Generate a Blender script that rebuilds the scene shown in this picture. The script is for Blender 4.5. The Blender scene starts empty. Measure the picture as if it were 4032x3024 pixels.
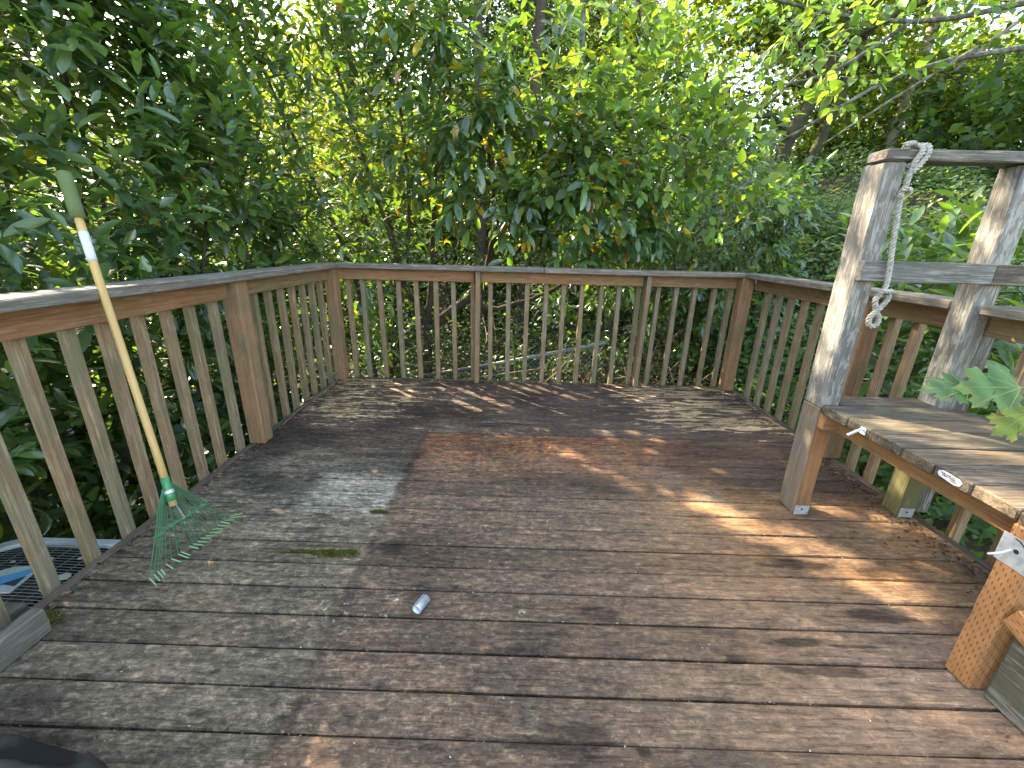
import bpy, math, random
import numpy as np
from mathutils import Vector, Matrix
random.seed(7)
RNG = np.random.default_rng(11)
C = bpy.context.scene.collection
S = bpy.context.scene

# ------------------------------------------------------------------ camera
CAM = Vector((0, 0, 1.15))
PITCH, ROLL, YAW, FPX = 0.3236, 0.0247, -0.0081, 1660.0
cd = bpy.data.cameras.new('camera')
cam = bpy.data.objects.new('camera', cd); C.objects.link(cam)
fwd = Vector((math.sin(YAW) * math.cos(PITCH), math.cos(YAW) * math.cos(PITCH), -math.sin(PITCH)))
rgt = Vector((math.cos(YAW), -math.sin(YAW), 0))
up_ = rgt.cross(fwd)
r2 = rgt * math.cos(ROLL) + up_ * math.sin(ROLL)
u2 = -rgt * math.sin(ROLL) + up_ * math.cos(ROLL)
cam.matrix_world = Matrix((( r2.x, u2.x, -fwd.x, CAM.x), (r2.y, u2.y, -fwd.y, CAM.y), (r2.z, u2.z, -fwd.z, CAM.z), (0, 0, 0, 1)))
cd.sensor_width = 36; cd.lens = FPX / 4032 * 36
cd.clip_start = 0.05; cd.clip_end = 500
S.camera = cam

# ------------------------------------------------------------------ light
SUN_DIR = Vector((-0.74, 0.67, 0)).normalized()
SUN_EL = math.radians(37)
world = bpy.data.worlds.new("World"); S.world = world; world.use_nodes = True
wn = world.node_tree
sky = wn.nodes.new('ShaderNodeTexSky'); sky.sky_type = 'NISHITA'; sky.sun_disc = False
sky.sun_elevation = SUN_EL
sky.sun_rotation = math.atan2(SUN_DIR.x, SUN_DIR.y)
sky.air_density = 1.0; sky.dust_density = 1.5; sky.ozone_density = 1.0
bg = wn.nodes['Background']; bg.inputs[1].default_value = 0.15
wn.links.new(sky.outputs[0], bg.inputs[0])
sl = bpy.data.lights.new('sun', 'SUN'); sl.energy = 3.1; sl.angle = math.radians(0.55); sl.color = (1.0, 0.93, 0.80)
sun = bpy.data.objects.new('sun', sl); C.objects.link(sun)
sd = (SUN_DIR * math.cos(SUN_EL) + Vector((0, 0, math.sin(SUN_EL))))
sun.rotation_euler = sd.to_track_quat('Z', 'Y').to_euler()
S.view_settings.view_transform = 'Standard'; S.view_settings.look = 'None'
S.view_settings.exposure = 2.97; S.view_settings.gamma = 1; S.view_settings.use_white_balance = True; S.view_settings.white_balance_temperature = 7900; S.view_settings.white_balance_tint = 8; S.view_settings.use_curve_mapping = False
S.render.engine = 'CYCLES'
S.cycles.max_bounces = 5; S.cycles.diffuse_bounces = 2; S.cycles.transmission_bounces = 3; S.cycles.transparent_max_bounces = 4

# ------------------------------------------------------------------ node helper
class NT:
    def __init__(s, name):
        s.m = bpy.data.materials.new(name); s.m.use_nodes = True
        s.t = s.m.node_tree; s.n = s.t.nodes; s.l = s.t.links
        s.b = s.n['Principled BSDF']; s.out = s.n['Material Output']
    def _in(s, sock, v):
        if isinstance(v, bpy.types.NodeSocket): s.l.new(v, sock)
        elif isinstance(v, (tuple, list)):
            v = tuple(v)
            if sock.type == 'RGBA' and len(v) == 3: v = v + (1,)
            sock.default_value = v
        else: sock.default_value = v
    def node(s, typ, **kw):
        n = s.n.new(typ)
        for k, v in kw.items(): setattr(n, k, v)
        return n
    def math(s, op, a, b=0.0, c=None, clamp=False):
        n = s.node('ShaderNodeMath', operation=op, use_clamp=clamp)
        s._in(n.inputs[0], a); s._in(n.inputs[1], b)
        if c is not None: s._in(n.inputs[2], c)
        return n.outputs[0]
    def vmul(s, v, k, add=None):
        n = s.node('ShaderNodeVectorMath', operation='MULTIPLY_ADD')
        s._in(n.inputs[0], v); s._in(n.inputs[1], k); s._in(n.inputs[2], add if add is not None else (0, 0, 0))
        return n.outputs[0]
    def noise(s, v, scale=5, detail=4, rough=.55, dist=0.0):
        n = s.node('ShaderNodeTexNoise'); s._in(n.inputs['Vector'], v)
        n.inputs['Scale'].default_value = scale; n.inputs['Detail'].default_value = detail
        n.inputs['Roughness'].default_value = rough; n.inputs['Distortion'].default_value = dist
        return n.outputs[0]
    def voro(s, v, scale=5, feature='F1'):
        n = s.node('ShaderNodeTexVoronoi', feature=feature); s._in(n.inputs['Vector'], v); n.inputs['Scale'].default_value = scale
        return n.outputs[0]
    def step(s, x, a, b):
        n = s.node('ShaderNodeMapRange', interpolation_type='SMOOTHSTEP')
        s._in(n.inputs[0], x); s._in(n.inputs[1], a); s._in(n.inputs[2], b)
        return n.outputs[0]
    def mix(s, f, a, b, mode='MIX'):
        n = s.node('ShaderNodeMix', data_type='RGBA', blend_type=mode, clamp_factor=True)
        s._in(n.inputs[0], f); s._in(n.inputs[6], a); s._in(n.inputs[7], b)
        return n.outputs[2]
    def obj(s): return s.node('ShaderNodeTexCoord').outputs['Object']
    def pos(s): return s.node('ShaderNodeNewGeometry').outputs['Position']
    def rnd(s): return s.node('ShaderNodeObjectInfo').outputs['Random']
    def sep(s, v):
        n = s.node('ShaderNodeSeparateXYZ'); s._in(n.inputs[0], v); return n.outputs
    def comb(s, x, y, z):
        n = s.node('ShaderNodeCombineXYZ')
        for i, v in enumerate((x, y, z)): s._in(n.inputs[i], v)
        return n.outputs[0]
    def bump(s, h, strength=.3, dist=.002):
        n = s.node('ShaderNodeBump'); n.inputs['Strength'].default_value = strength; n.inputs['Distance'].default_value = dist
        s._in(n.inputs['Height'], h); s.l.new(n.outputs[0], s.b.inputs['Normal'])
    def done(s, col, rough=.7, spec=None, metal=None):
        s._in(s.b.inputs['Base Color'], col); s._in(s.b.inputs['Roughness'], rough)
        if spec is not None: s._in(s.b.inputs['Specular IOR Level'], spec)
        if metal is not None: s._in(s.b.inputs['Metallic'], metal)
        return s.m

def wood(name, base, alt, dark, pale, alt_amt=.5, pale_amt=.45, dark_amt=.45, grain=1.0, green=None, green_amt=.0, rough=.75, patch=None, patch_amt=0.5):
    """weathered timber; local X runs along the grain"""
    t = NT(name); r = t.rnd(); off = t.comb(t.math('MULTIPLY', r, 37.0), t.math('MULTIPLY', r, 91.0), t.math('MULTIPLY', r, 53.0))
    o = t.obj(); v = t.vmul(o, (1, 1, 1), off)
    g = t.noise(t.vmul(v, (2.0, 55, 55)), 1.6 * grain, 6, .65, .6)
    g2 = t.noise(t.vmul(v, (6, 160, 160)), 1.3, 3, .6)
    b1 = t.noise(t.vmul(v, (1.6, 5, 5)), 1.7, 5, .65)
    b2 = t.noise(t.vmul(v, (5, 14, 14)), 2.2, 5, .7)
    c = t.mix(t.step(t.math('ADD', b1, t.math('MULTIPLY', t.math('SUBTRACT', r, .5), .35)), .62 - alt_amt * .3, .78 - alt_amt * .3), base, alt)
    c = t.mix(t.math('MULTIPLY', t.step(g, .42, .68), dark_amt), c, dark)
    c = t.mix(t.math('MULTIPLY', t.step(t.math('ADD', g2, t.math('MULTIPLY', b2, .7)), .82, 1.08), pale_amt), c, pale)
    if green is not None:
        c = t.mix(t.math('MULTIPLY', t.step(t.noise(v, 3.1, 4, .6), .48, .66), green_amt), c, green)
    if patch is not None:
        pm = t.step(t.noise(t.vmul(v, (9, 34, 34)), 2.0, 4, .6), .53, .56)
        c = t.mix(t.math('MULTIPLY', pm, patch_amt), c, patch)
    c = t.mix(t.math('MULTIPLY', t.step(b2, .6, .78), .5), c, dark)
    t.bump(t.math('ADD', g, t.math('MULTIPLY', g2, .5)), .55, .0025)
    return t.done(c, rough, .3)

def deck_mat():
    t = NT('deck_timber'); P = t.pos(); r = t.rnd()
    xyz = t.sep(P); X, Y = xyz[0], xyz[1]
    off = t.comb(t.math('MULTIPLY', r, 19.0), t.math('MULTIPLY', r, 7.0), t.math('MULTIPLY', r, 31.0))
    PB = t.vmul(P, (1, 1, 1), off)
    g = t.noise(t.vmul(PB, (3, 75, 40)), 1.5, 6, .66, .7)
    gf = t.noise(t.vmul(PB, (14, 320, 200)), 1.2, 3, .6)
    n1 = t.noise(P, 1.7, 6, .62, .3)
    n2 = t.noise(t.vmul(P, (1.0, 1.6, 1)), 5.2, 6, .7, .4)
    n3 = t.noise(t.vmul(P, (1.0, 1.8, 1)), 16, 5, .7)
    n4 = t.noise(t.vmul(PB, (2.0, 9, 4)), 2.6, 6, .7, .5)
    jig = t.math('MULTIPLY', t.math('SUBTRACT', t.noise(t.vmul(P, (4, 9, 1)), 3, 4), .5), .10)
    Xj = t.math('ADD', X, jig); Yj = t.math('ADD', Y, jig)
    left = t.math('SUBTRACT', 1.0, t.step(Xj, -.58, -.52))
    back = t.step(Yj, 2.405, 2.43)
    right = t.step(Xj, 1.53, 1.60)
    # inside the rectangle where something once stood: red-brown under mildew
    ins = t.mix(t.step(n4, .36, .64), (.118, .094, .074), (.185, .132, .098))
    org = t.math('MULTIPLY', t.step(Y, 1.7, 2.38), t.step(t.math('ADD', n2, t.math('MULTIPLY', n1, .5)), .52, .78))
    org = t.math('MULTIPLY', org, t.math('SUBTRACT', 1.0, t.math('MULTIPLY', t.step(X, .5, 1.5), .75)))
    ins = t.mix(t.math('MULTIPLY', org, .85), ins, t.mix(t.step(n3, .44, .58), (.15, .060, .032), (.36, .155, .068)))
    amb = t.math('MULTIPLY', t.math('MULTIPLY', t.step(X, .3, 1.2), t.step(t.math('ABSOLUTE', t.math('SUBTRACT', Y, 1.55)), .55, .15)), t.step(n1, .40, .58))
    ins = t.mix(t.math('MULTIPLY', amb, .8), ins, (.30, .165, .075))
    tan = t.math('MULTIPLY', t.math('MULTIPLY', t.step(X, .1, 1.1), t.math('SUBTRACT', 1.0, t.step(Y, 1.5, 2.0))), t.step(t.math('ADD', n2, t.math('MULTIPLY', n4, .4)), .55, .85))
    ins = t.mix(tan, ins, (.31, .21, .14))
    pinkm = t.math('MULTIPLY', t.step(X, .4, 1.2), t.math('SUBTRACT', 1.0, t.step(Y, .95, 1.3)))
    ins = t.mix(t.math('MULTIPLY', pinkm, t.step(n1, .35, .6)), ins, (.25, .195, .165))
    ins = t.mix(t.math('MULTIPLY', t.step(n2, .50, .72), .8), ins, (.068, .064, .056))
    ins = t.mix(t.math('MULTIPLY', t.step(n1, .55, .70), .5), ins, (.185, .175, .155))
    # left strip: silver, grey-green
    lf = t.mix(t.step(n4, .38, .62), (.098, .090, .070), (.22, .20, .16))
    lf = t.mix(t.math('MULTIPLY', t.step(n3, .50, .66), .55), lf, (.30, .285, .25))
    lf = t.mix(t.math('MULTIPLY', t.step(n2, .5, .68), .8), lf, (.048, .043, .037))
    dy = t.math('ABSOLUTE', t.math('SUBTRACT', Y, 1.74)); dx = t.math('ABSOLUTE', t.math('SUBTRACT', X, -.76))
    silj = t.math('MULTIPLY', t.math('SUBTRACT', n4, .5), .35); dy = t.math('ADD', dy, silj); dx = t.math('ADD', dx, silj)
    sil = t.math('MULTIPLY', t.math('SUBTRACT', 1.0, t.step(dy, .15, .19)), t.math('SUBTRACT', 1.0, t.step(dx, .19, .23)))
    lf = t.mix(t.math('MULTIPLY', sil, t.step(t.math('ADD', n4, t.math('MULTIPLY', gf, .5)), .55, .8)), lf, (.40, .385, .34))
    mar = t.mix(t.step(n4, .4, .65), (.075, .054, .046), (.125, .095, .080))
    lf = t.mix(t.math('MULTIPLY', t.step(Y, 1.85, 2.3), .85), lf, mar)
    lf = t.mix(t.math('MULTIPLY', t.step(Y, 1.75, 1.0), .55), lf, t.mix(t.step(n2, .4, .6), (.075, .066, .050), (.19, .165, .125)))
    # back and right: dark wet-looking maroon with flaked pale wood
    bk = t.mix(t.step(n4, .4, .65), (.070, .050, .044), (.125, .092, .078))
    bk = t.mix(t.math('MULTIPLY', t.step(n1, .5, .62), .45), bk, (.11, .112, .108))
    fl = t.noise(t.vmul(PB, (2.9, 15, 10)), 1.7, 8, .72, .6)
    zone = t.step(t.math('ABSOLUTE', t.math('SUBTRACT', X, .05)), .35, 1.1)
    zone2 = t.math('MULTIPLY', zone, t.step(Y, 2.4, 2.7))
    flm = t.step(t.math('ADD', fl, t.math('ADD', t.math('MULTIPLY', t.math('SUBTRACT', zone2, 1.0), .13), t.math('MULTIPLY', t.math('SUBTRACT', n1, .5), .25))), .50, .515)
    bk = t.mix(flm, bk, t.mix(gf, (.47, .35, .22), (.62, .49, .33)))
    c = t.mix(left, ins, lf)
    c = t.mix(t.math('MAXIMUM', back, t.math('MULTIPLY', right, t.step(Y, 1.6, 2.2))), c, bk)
    # dark outline left where the rectangle stood
    ln = t.math('SUBTRACT', 1.0, t.step(t.math('ABSOLUTE', t.math('ADD', Xj, .55)), .006, .035))
    ln = t.math('MULTIPLY', t.math('MULTIPLY', ln, t.math('SUBTRACT', 1.0, back)), t.step(n2, .38, .58))
    c = t.mix(t.math('MULTIPLY', ln, .7), c, (.03, .027, .024))
    # grain, mildew, lichen specks
    c = t.mix(t.math('MULTIPLY', t.step(g, .5, .72), .55), c, (.030, .026, .023))
    c = t.mix(t.math('MULTIPLY', t.step(gf, .55, .75), .25), c, (.38, .32, .25))
    c = t.mix(t.math('MULTIPLY', t.step(t.noise(P, 55, 4, .7), .60, .72), .35), c, (.34, .30, .24))
    c = t.mix(t.math('MULTIPLY', t.step(t.noise(P, 38, 5, .75), .60, .70), .6), c, (.03, .028, .024))
    lx = t.math('ABSOLUTE', t.math('SUBTRACT', X, -.50)); ly = t.math('ABSOLUTE', t.math('SUBTRACT', Y, 1.04))
    lz = t.math('MULTIPLY', t.math('SUBTRACT', 1.0, t.step(lx, .05, .30)), t.math('SUBTRACT', 1.0, t.step(ly, .05, .22)))
    lx2 = t.math('ABSOLUTE', t.math('SUBTRACT', X, .02)); ly2 = t.math('ABSOLUTE', t.math('SUBTRACT', Y, 1.08))
    lz2 = t.math('MULTIPLY', t.math('SUBTRACT', 1.0, t.step(lx2, .01, .08)), t.math('SUBTRACT', 1.0, t.step(ly2, .01, .06)))
    lz = t.math('MAXIMUM', lz, lz2)
    lm = t.step(t.math('ADD', t.noise(P, 26, 5, .7, 1.2), t.math('MULTIPLY', lz, .07)), .65, .72)
    c = t.mix(t.math('MULTIPLY', lm, t.math('ADD', .15, t.math('MULTIPLY', lz, .65))), c, (.42, .425, .40))
    kn = t.noise(t.vmul(PB, (2.2, 10, 4)), 1.7, 3, .5, 1.0)
    c = t.mix(t.math('MULTIPLY', t.step(kn, .70, .76), .75), c, (.06, .04, .028))
    # dark wet knots and splits at their own spots
    for (sx, sy, rx, ry) in ((1.10, 1.335, .17, .028), (.90, .995, .11, .022), (1.05, .985, .10, .010), (.93, .905, .16, .022), (.67, .931, .05, .02), (.333, .679, .022, .02), (1.012, 2.482, .16, .012), (-.47, 1.37, .07, .035), (.15, .70, .13, .045), (.30, 1.07, .10, .04), (1.25, 1.10, .12, .03)):
        ex = t.math('DIVIDE', t.math('SUBTRACT', X, sx), rx); ey = t.math('DIVIDE', t.math('SUBTRACT', Y, sy), ry)
        dd = t.math('ADD', t.math('SQRT', t.math('ADD', t.math('MULTIPLY', ex, ex), t.math('MULTIPLY', ey, ey))), t.math('MULTIPLY', t.math('SUBTRACT', n4, .5), 2.6))
        c = t.mix(t.math('MULTIPLY', t.step(dd, 1.1, .6), .78), c, (.045, .033, .026))
    # small-scale mottling: scuffed pale fibres and grime
    m1 = t.noise(t.vmul(P, (1.0, 1.7, 1)), 34, 7, .78, .5)
    m2 = t.noise(t.vmul(PB, (1.0, 3.2, 1)), 13, 6, .75, .8)
    sm = t.math('SUBTRACT', 1.0, t.math('MULTIPLY', t.step(X, -.2, .9), .62))
    gr2 = t.noise(t.vmul(PB, (2.2, 42, 20)), 1.7, 6, .7, .4)
    c = t.mix(t.math('MULTIPLY', t.step(gr2, .54, .64), .65), c, t.mix(1.0, c, (.38, .36, .36), 'MULTIPLY'))
    c = t.mix(t.math('MULTIPLY', t.step(gr2, .45, .36), .6), c, t.mix(1.0, c, (1.6, 1.55, 1.45), 'MULTIPLY'))
    c = t.mix(t.math('MULTIPLY', t.math('MULTIPLY', t.step(m1, .53, .60), .7), sm), c, t.mix(1.0, c, (2.3, 2.25, 2.15), 'MULTIPLY'))
    c = t.mix(t.math('MULTIPLY', t.math('MULTIPLY', t.step(m1, .48, .41), .75), sm), c, t.mix(1.0, c, (.42, .42, .42), 'MULTIPLY'))
    c = t.mix(t.math('MULTIPLY', t.step(m2, .54, .61), .6), c, t.mix(1.0, c, (1.75, 1.7, 1.6), 'MULTIPLY'))
    c = t.mix(t.math('MULTIPLY', t.step(m2, .46, .39), .68), c, t.mix(1.0, c, (.48, .48, .50), 'MULTIPLY'))
    c = t.mix(1.0, c, (1.05, .90, .76), 'MULTIPLY')
    big = t.noise(t.vmul(P, (1, 1.3, 1)), 1.15, 3, .5, .6)
    c = t.mix(t.math('MULTIPLY', t.step(big, .50, .62), .75), c, t.mix(1.0, c, (.45, .47, .50), 'MULTIPLY'))
    c = t.mix(t.math('MULTIPLY', t.step(big, .46, .36), .5), c, t.mix(1.0, c, (1.35, 1.28, 1.15), 'MULTIPLY'))
    bt = t.math('ADD', .78, t.math('MULTIPLY', r, .42))
    c = t.mix(1.0, c, t.comb(bt, bt, bt), 'MULTIPLY')
    h = t.math('ADD', t.math('MULTIPLY', g, 1.0), t.math('ADD', t.math('MULTIPLY', gf, .4), t.math('MULTIPLY', m1, 1.2)))
    t.bump(h, .9, .004)
    return t.done(c, t.math('ADD', .62, t.math('MULTIPLY', n3, .3)), .25)

def leaf_mat(name, gloss=.33, trans=.38, tmul=(2.2, 2.3, .55), spec=.5):
    t = NT(name); a = t.node('ShaderNodeAttribute', attribute_name='tint').outputs[0]
    n = t.noise(t.pos(), 30, 2)
    c = t.mix(t.math('MULTIPLY', n, .35), a, (.02, .035, .01))
    t.done(c, gloss, spec)
    tr = t.node('ShaderNodeBsdfTranslucent')
    t.l.new(t.mix(1.0, c, tmul, 'MULTIPLY'), tr.inputs[0])
    mx = t.node('ShaderNodeMixShader'); mx.inputs[0].default_value = trans
    t.l.new(t.b.outputs[0], mx.inputs[1]); t.l.new(tr.outputs[0], mx.inputs[2]); t.l.new(mx.outputs[0], t.out.inputs[0])
    return t.m

def plain(name, col, rough=.5, metal=0, spec=.5, var=.3, scale=20, alt=None):
    t = NT(name); n = t.noise(t.obj(), scale, 4, .65)
    alt = alt or tuple(k * .55 for k in col)
    c = t.mix(t.math('MULTIPLY', t.step(n, .4, .7), var), col, alt)
    t.bump(n, .15, .001)
    return t.done(c, rough, spec, metal)

M = {}
M['deck'] = deck_mat()
M['rail'] = wood('stained_rail_timber', (.29, .135, .065), (.22, .14, .080), (.085, .048, .028), (.44, .28, .17), .5, .5, .55, green=(.20, .18, .06), green_amt=.45)
M['baluster'] = wood('baluster_timber', (.27, .170, .095), (.225, .180, .115), (.10, .062, .040), (.46, .34, .22), .5, .6, .6, green=(.13, .135, .07), green_amt=.5)
M['cap'] = wood('grey_cap_timber', (.155, .135, .112), (.20, .15, .112), (.055, .045, .038), (.36, .33, .28), .4, .6, .6, green=(.085, .10, .06), green_amt=.35)
M['post'] = wood('orange_post_timber', (.30, .16, .080), (.20, .155, .10), (.10, .055, .032), (.44, .30, .19), .5, .5, .5, green=(.12, .13, .07), green_amt=.5)
M['silver'] = wood('silvered_post_timber', (.225, .218, .222), (.185, .165, .14), (.075, .068, .064), (.42, .41, .38), .45, .6, .6, patch=(.50, .48, .43), patch_amt=.35)
M['lowleg'] = wood('bare_leg_timber', (.20, .175, .145), (.23, .16, .10), (.09, .065, .045), (.34, .27, .19), .5, .5, .5)
M['greyboard'] = wood('grey_shelf_timber', (.14, .13, .12), (.11, .085, .068), (.035, .03, .027), (.40, .38, .35), .5, .6, .7, green=(.11, .12, .08), green_amt=.3)
M['bench'] = wood('bench_board_timber', (.088, .070, .053), (.165, .115, .072), (.024, .020, .016), (.29, .245, .19), .55, .5, .8, green=(.10, .11, .055), green_amt=.4)
M['beam'] = wood('tan_beam_timber', (.33, .17, .075), (.24, .12, .055), (.07, .035, .02), (.44, .28, .15), .5, .3, .4)
M['mossy'] = wood('mossy_plank_timber', (.155, .14, .11), (.10, .095, .07), (.04, .037, .03), (.32, .30, .25), .5, .7, .55, green=(.11, .115, .06), green_amt=.3)
M['mosspost'] = wood('moss_stained_post_timber', (.17, .155, .07), (.17, .12, .065), (.05, .045, .025), (.30, .30, .14), .5, .4, .5, green=(.14, .18, .04), green_amt=.6)
M['rim'] = wood('dark_rim_timber', (.095, .070, .052), (.13, .095, .065), (.035, .026, .02), (.34, .26, .18), .5, .45, .55)
M['joist'] = wood('joist_timber', (.09, .06, .04), (.06, .045, .035), (.025, .02, .015), (.14, .10, .07))

def treated():
    t = NT('incised_treated_timber'); o = t.obj()
    s = t.sep(o)
    row = t.math('DIVIDE', t.math('ADD', s[1], s[2]), .0088)
    fr = t.math('FRACT', row); idx = t.math('FLOOR', row)
    al = t.math('FRACT', t.math('ADD', t.math('DIVIDE', s[0], .030), t.math('MULTIPLY', idx, .31)))
    m = t.math('MULTIPLY', t.step(t.math('ABSOLUTE', t.math('SUBTRACT', fr, .5)), .19, .10), t.step(t.math('ABSOLUTE', t.math('SUBTRACT', al, .5)), .21, .12))
    g = t.noise(t.vmul(o, (3, 60, 60)), 1.5, 5, .6)
    c = t.mix(t.step(g, .35, .7), (.42, .20, .085), (.33, .15, .06))
    c = t.mix(t.math('MULTIPLY', t.step(t.noise(o, 9, 4), .55, .75), .35), c, (.13, .09, .05))
    c = t.mix(t.math('MULTIPLY', m, .8), c, (.14, .045, .02))
    t.bump(t.math('SUBTRACT', g, t.math('MULTIPLY', m, 2.0)), .5, .002)
    return t.done(c, .7, .3)
M['treated'] = treated()
M['galv'] = plain('galvanised_steel', (.60, .63, .66), .45, .45, .5, .55, 45, (.26, .28, .29))
M['dullgalv'] = plain('dull_galvanised_steel', (.25, .27, .28), .6, .3, .4, .5, 30, (.12, .12, .11))
M['white_plastic'] = plain('white_plastic', (.72, .74, .76), .4, 0, .5, .3, 60)
M['hole'] = plain('dark_hole', (.015, .015, .015), .8)
M['laurel'] = leaf_mat('laurel_leaf', .20, .34, (2.5, 2.6, .7), spec=1.0)
M['soft'] = leaf_mat('thin_leaf', .42, .45, (1.8, 1.85, .7), .45)
M['far'] = leaf_mat('distant_leaf', .55, .42, (1.75, 1.65, .65), .3)
M['bark'] = plain('bark', (.085, .065, .048), .9, 0, .2, .8, 18, (.035, .028, .022))
M['moss_bark'] = plain('mossy_bark', (.045, .036, .024), .9, 0, .2, .8, 9, (.07, .075, .022))
M['lichen_bark'] = plain('lichen_bark', (.075, .065, .05), .9, 0, .2, .8, 14, (.24, .26, .20))
M['pale_bark'] = plain('pale_bark', (.34, .29, .22), .9, 0, .2, .7, 9, (.16, .12, .08))
M['twig'] = plain('dry_twig', (.16, .115, .08), .85, 0, .2, .6, 12, (.30, .24, .17))
M['stem'] = plain('green_stem', (.10, .16, .04), .6, 0, .3, .4, 12)

# ------------------------------------------------------------------ object helpers
W = {}
def world_of(o): return W.get(o, Matrix.Identity(4))
def link(o, mat=None, parent=None, Mw=None):
    C.objects.link(o)
    Mw = Mw if Mw is not None else Matrix.Identity(4)
    W[o] = Mw
    if parent is not None:
        o.parent = parent; o.matrix_basis = world_of(parent).inverted() @ Mw
    else: o.matrix_basis = Mw
    if mat is not None and o.type == 'MESH' and not o.data.materials: o.data.materials.append(mat)
    return o
def tag(o, label=None, cat=None, group=None, kind=None):
    if label: o['label'] = label
    if cat: o['category'] = cat
    if group: o['group'] = group
    if kind: o['kind'] = kind
    return o
def thing(name, label, cat, loc=(0, 0, 0), group=None):
    o = bpy.data.objects.new(name, None); o.empty_display_size = .1
    link(o, Mw=Matrix.Translation(loc)); return tag(o, label, cat, group)
def mk(name, verts, faces, mat, parent=None, Mw=None, smooth=False):
    me = bpy.data.meshes.new(name); me.from_pydata([tuple(v) for v in verts], [], faces); me.update()
    if smooth: me.shade_smooth()
    return link(bpy.data.objects.new(name, me), mat, parent, Mw)

class MB:
    def __init__(s): s.v = []; s.f = []
    def add(s, vs, fs):
        n = len(s.v); s.v += [tuple(v) for v in vs]; s.f += [tuple(i + n for i in f) for f in fs]; return s
    def box(s, x0, x1, y0, y1, z0, z1):
        return s.add([(x0, y0, z0), (x1, y0, z0), (x1, y1, z0), (x0, y1, z0), (x0, y0, z1), (x1, y0, z1), (x1, y1, z1), (x0, y1, z1)],
                     [(0, 3, 2, 1), (4, 5, 6, 7), (0, 1, 5, 4), (1, 2, 6, 5), (2, 3, 7, 6), (3, 0, 4, 7)])
    def tube(s, pts, rad, sides=6, cap=True):
        pts = [Vector(p) for p in pts]; n = len(pts)
        if not hasattr(rad, '__len__'): rad = [rad] * n
        vs = []; prev = None
        for i, p in enumerate(pts):
            d = (pts[min(i + 1, n - 1)] - pts[max(i - 1, 0)]).normalized()
            if prev is None:
                a = d.orthogonal().normalized()
            else:
                a = (prev - d * prev.dot(d)).normalized()
            prev = a; b = d.cross(a)
            for k in range(sides):
                th = 2 * math.pi * k / sides
                vs.append(p + (a * math.cos(th) + b * math.sin(th)) * rad[i])
        fs = []
        for i in range(n - 1):
            for k in range(sides):
                k2 = (k + 1) % sides
                fs.append((i * sides + k, i * sides + k2, (i + 1) * sides + k2, (i + 1) * sides + k))
        if cap: fs.append(tuple(range(sides))[::-1]); fs.append(tuple((n - 1) * sides + k for k in range(sides)))
        return s.add(vs, fs)
    def make(s, name, mat, parent=None, smooth=False, Mw=None):
        return mk(name, s.v, s.f, mat, parent, Mw, smooth)

def beam_mesh(L, w, h, ch=.003, segs=6, wob=.0008, seed=0):
    """timber of length L along local X, width w (Y), height h (Z), origin at centre"""
    r = random.Random(seed); vs = []; fs = []
    hw, hh = w / 2, h / 2
    prof = [(-hw + ch, -hh), (hw - ch, -hh), (hw, -hh + ch), (hw, hh - ch), (hw - ch, hh), (-hw + ch, hh), (-hw, hh - ch), (-hw, -hh + ch)]
    xs = [-L / 2, -L / 2 + ch] + [-L / 2 + L * i / segs for i in range(1, segs)] + [L / 2 - ch, L / 2]
    p1, p2 = r.random() * 6, r.random() * 6
    for i, x in enumerate(xs):
        e = ch if i in (0, len(xs) - 1) else 0
        oy = wob * 1.5 * math.sin(x * 1.7 + p1); oz = wob * 1.5 * math.sin(x * 2.3 + p2)
        for (a, b) in prof:
            aa = a - math.copysign(min(e, abs(a)), a) * .8; bb = b - math.copysign(min(e, abs(b)), b) * .8
            vs.append((x, aa + oy + r.uniform(-wob, wob), bb + oz + r.uniform(-wob, wob)))
    n = len(xs)
    for i in range(n - 1):
        for k in range(8):
            k2 = (k + 1) % 8
            fs.append((i * 8 + k, (i + 1) * 8 + k, (i + 1) * 8 + k2, i * 8 + k2))
    fs.append(tuple(range(8))); fs.append(tuple((n - 1) * 8 + k for k in range(8))[::-1])
    return vs, fs
def frame(p0, p1, up=(0, 0, 1)):
    p0, p1 = Vector(p0), Vector(p1); x = (p1 - p0).normalized(); u = Vector(up)
    y = u.cross(x)
    if y.length < 1e-4: y = Vector((0, 1, 0)) if abs(x.y) < .9 else Vector((1, 0, 0))
    y.normalize(); z = x.cross(y).normalized(); c = (p0 + p1) / 2
    return Matrix(((x.x, y.x, z.x, c.x), (x.y, y.y, z.y, c.y), (x.z, y.z, z.z, c.z), (0, 0, 0, 1)))
_bs = [0]
def beam(name, p0, p1, w, h, mat, parent=None, up=(0, 0, 1), ch=.003, segs=6, wob=.0008):
    _bs[0] += 1
    L = (Vector(p1) - Vector(p0)).length
    v, f = beam_mesh(L, w, h, ch, segs, wob, _bs[0])
    return mk(name, v, f, mat, parent, frame(p0, p1, up))

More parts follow.
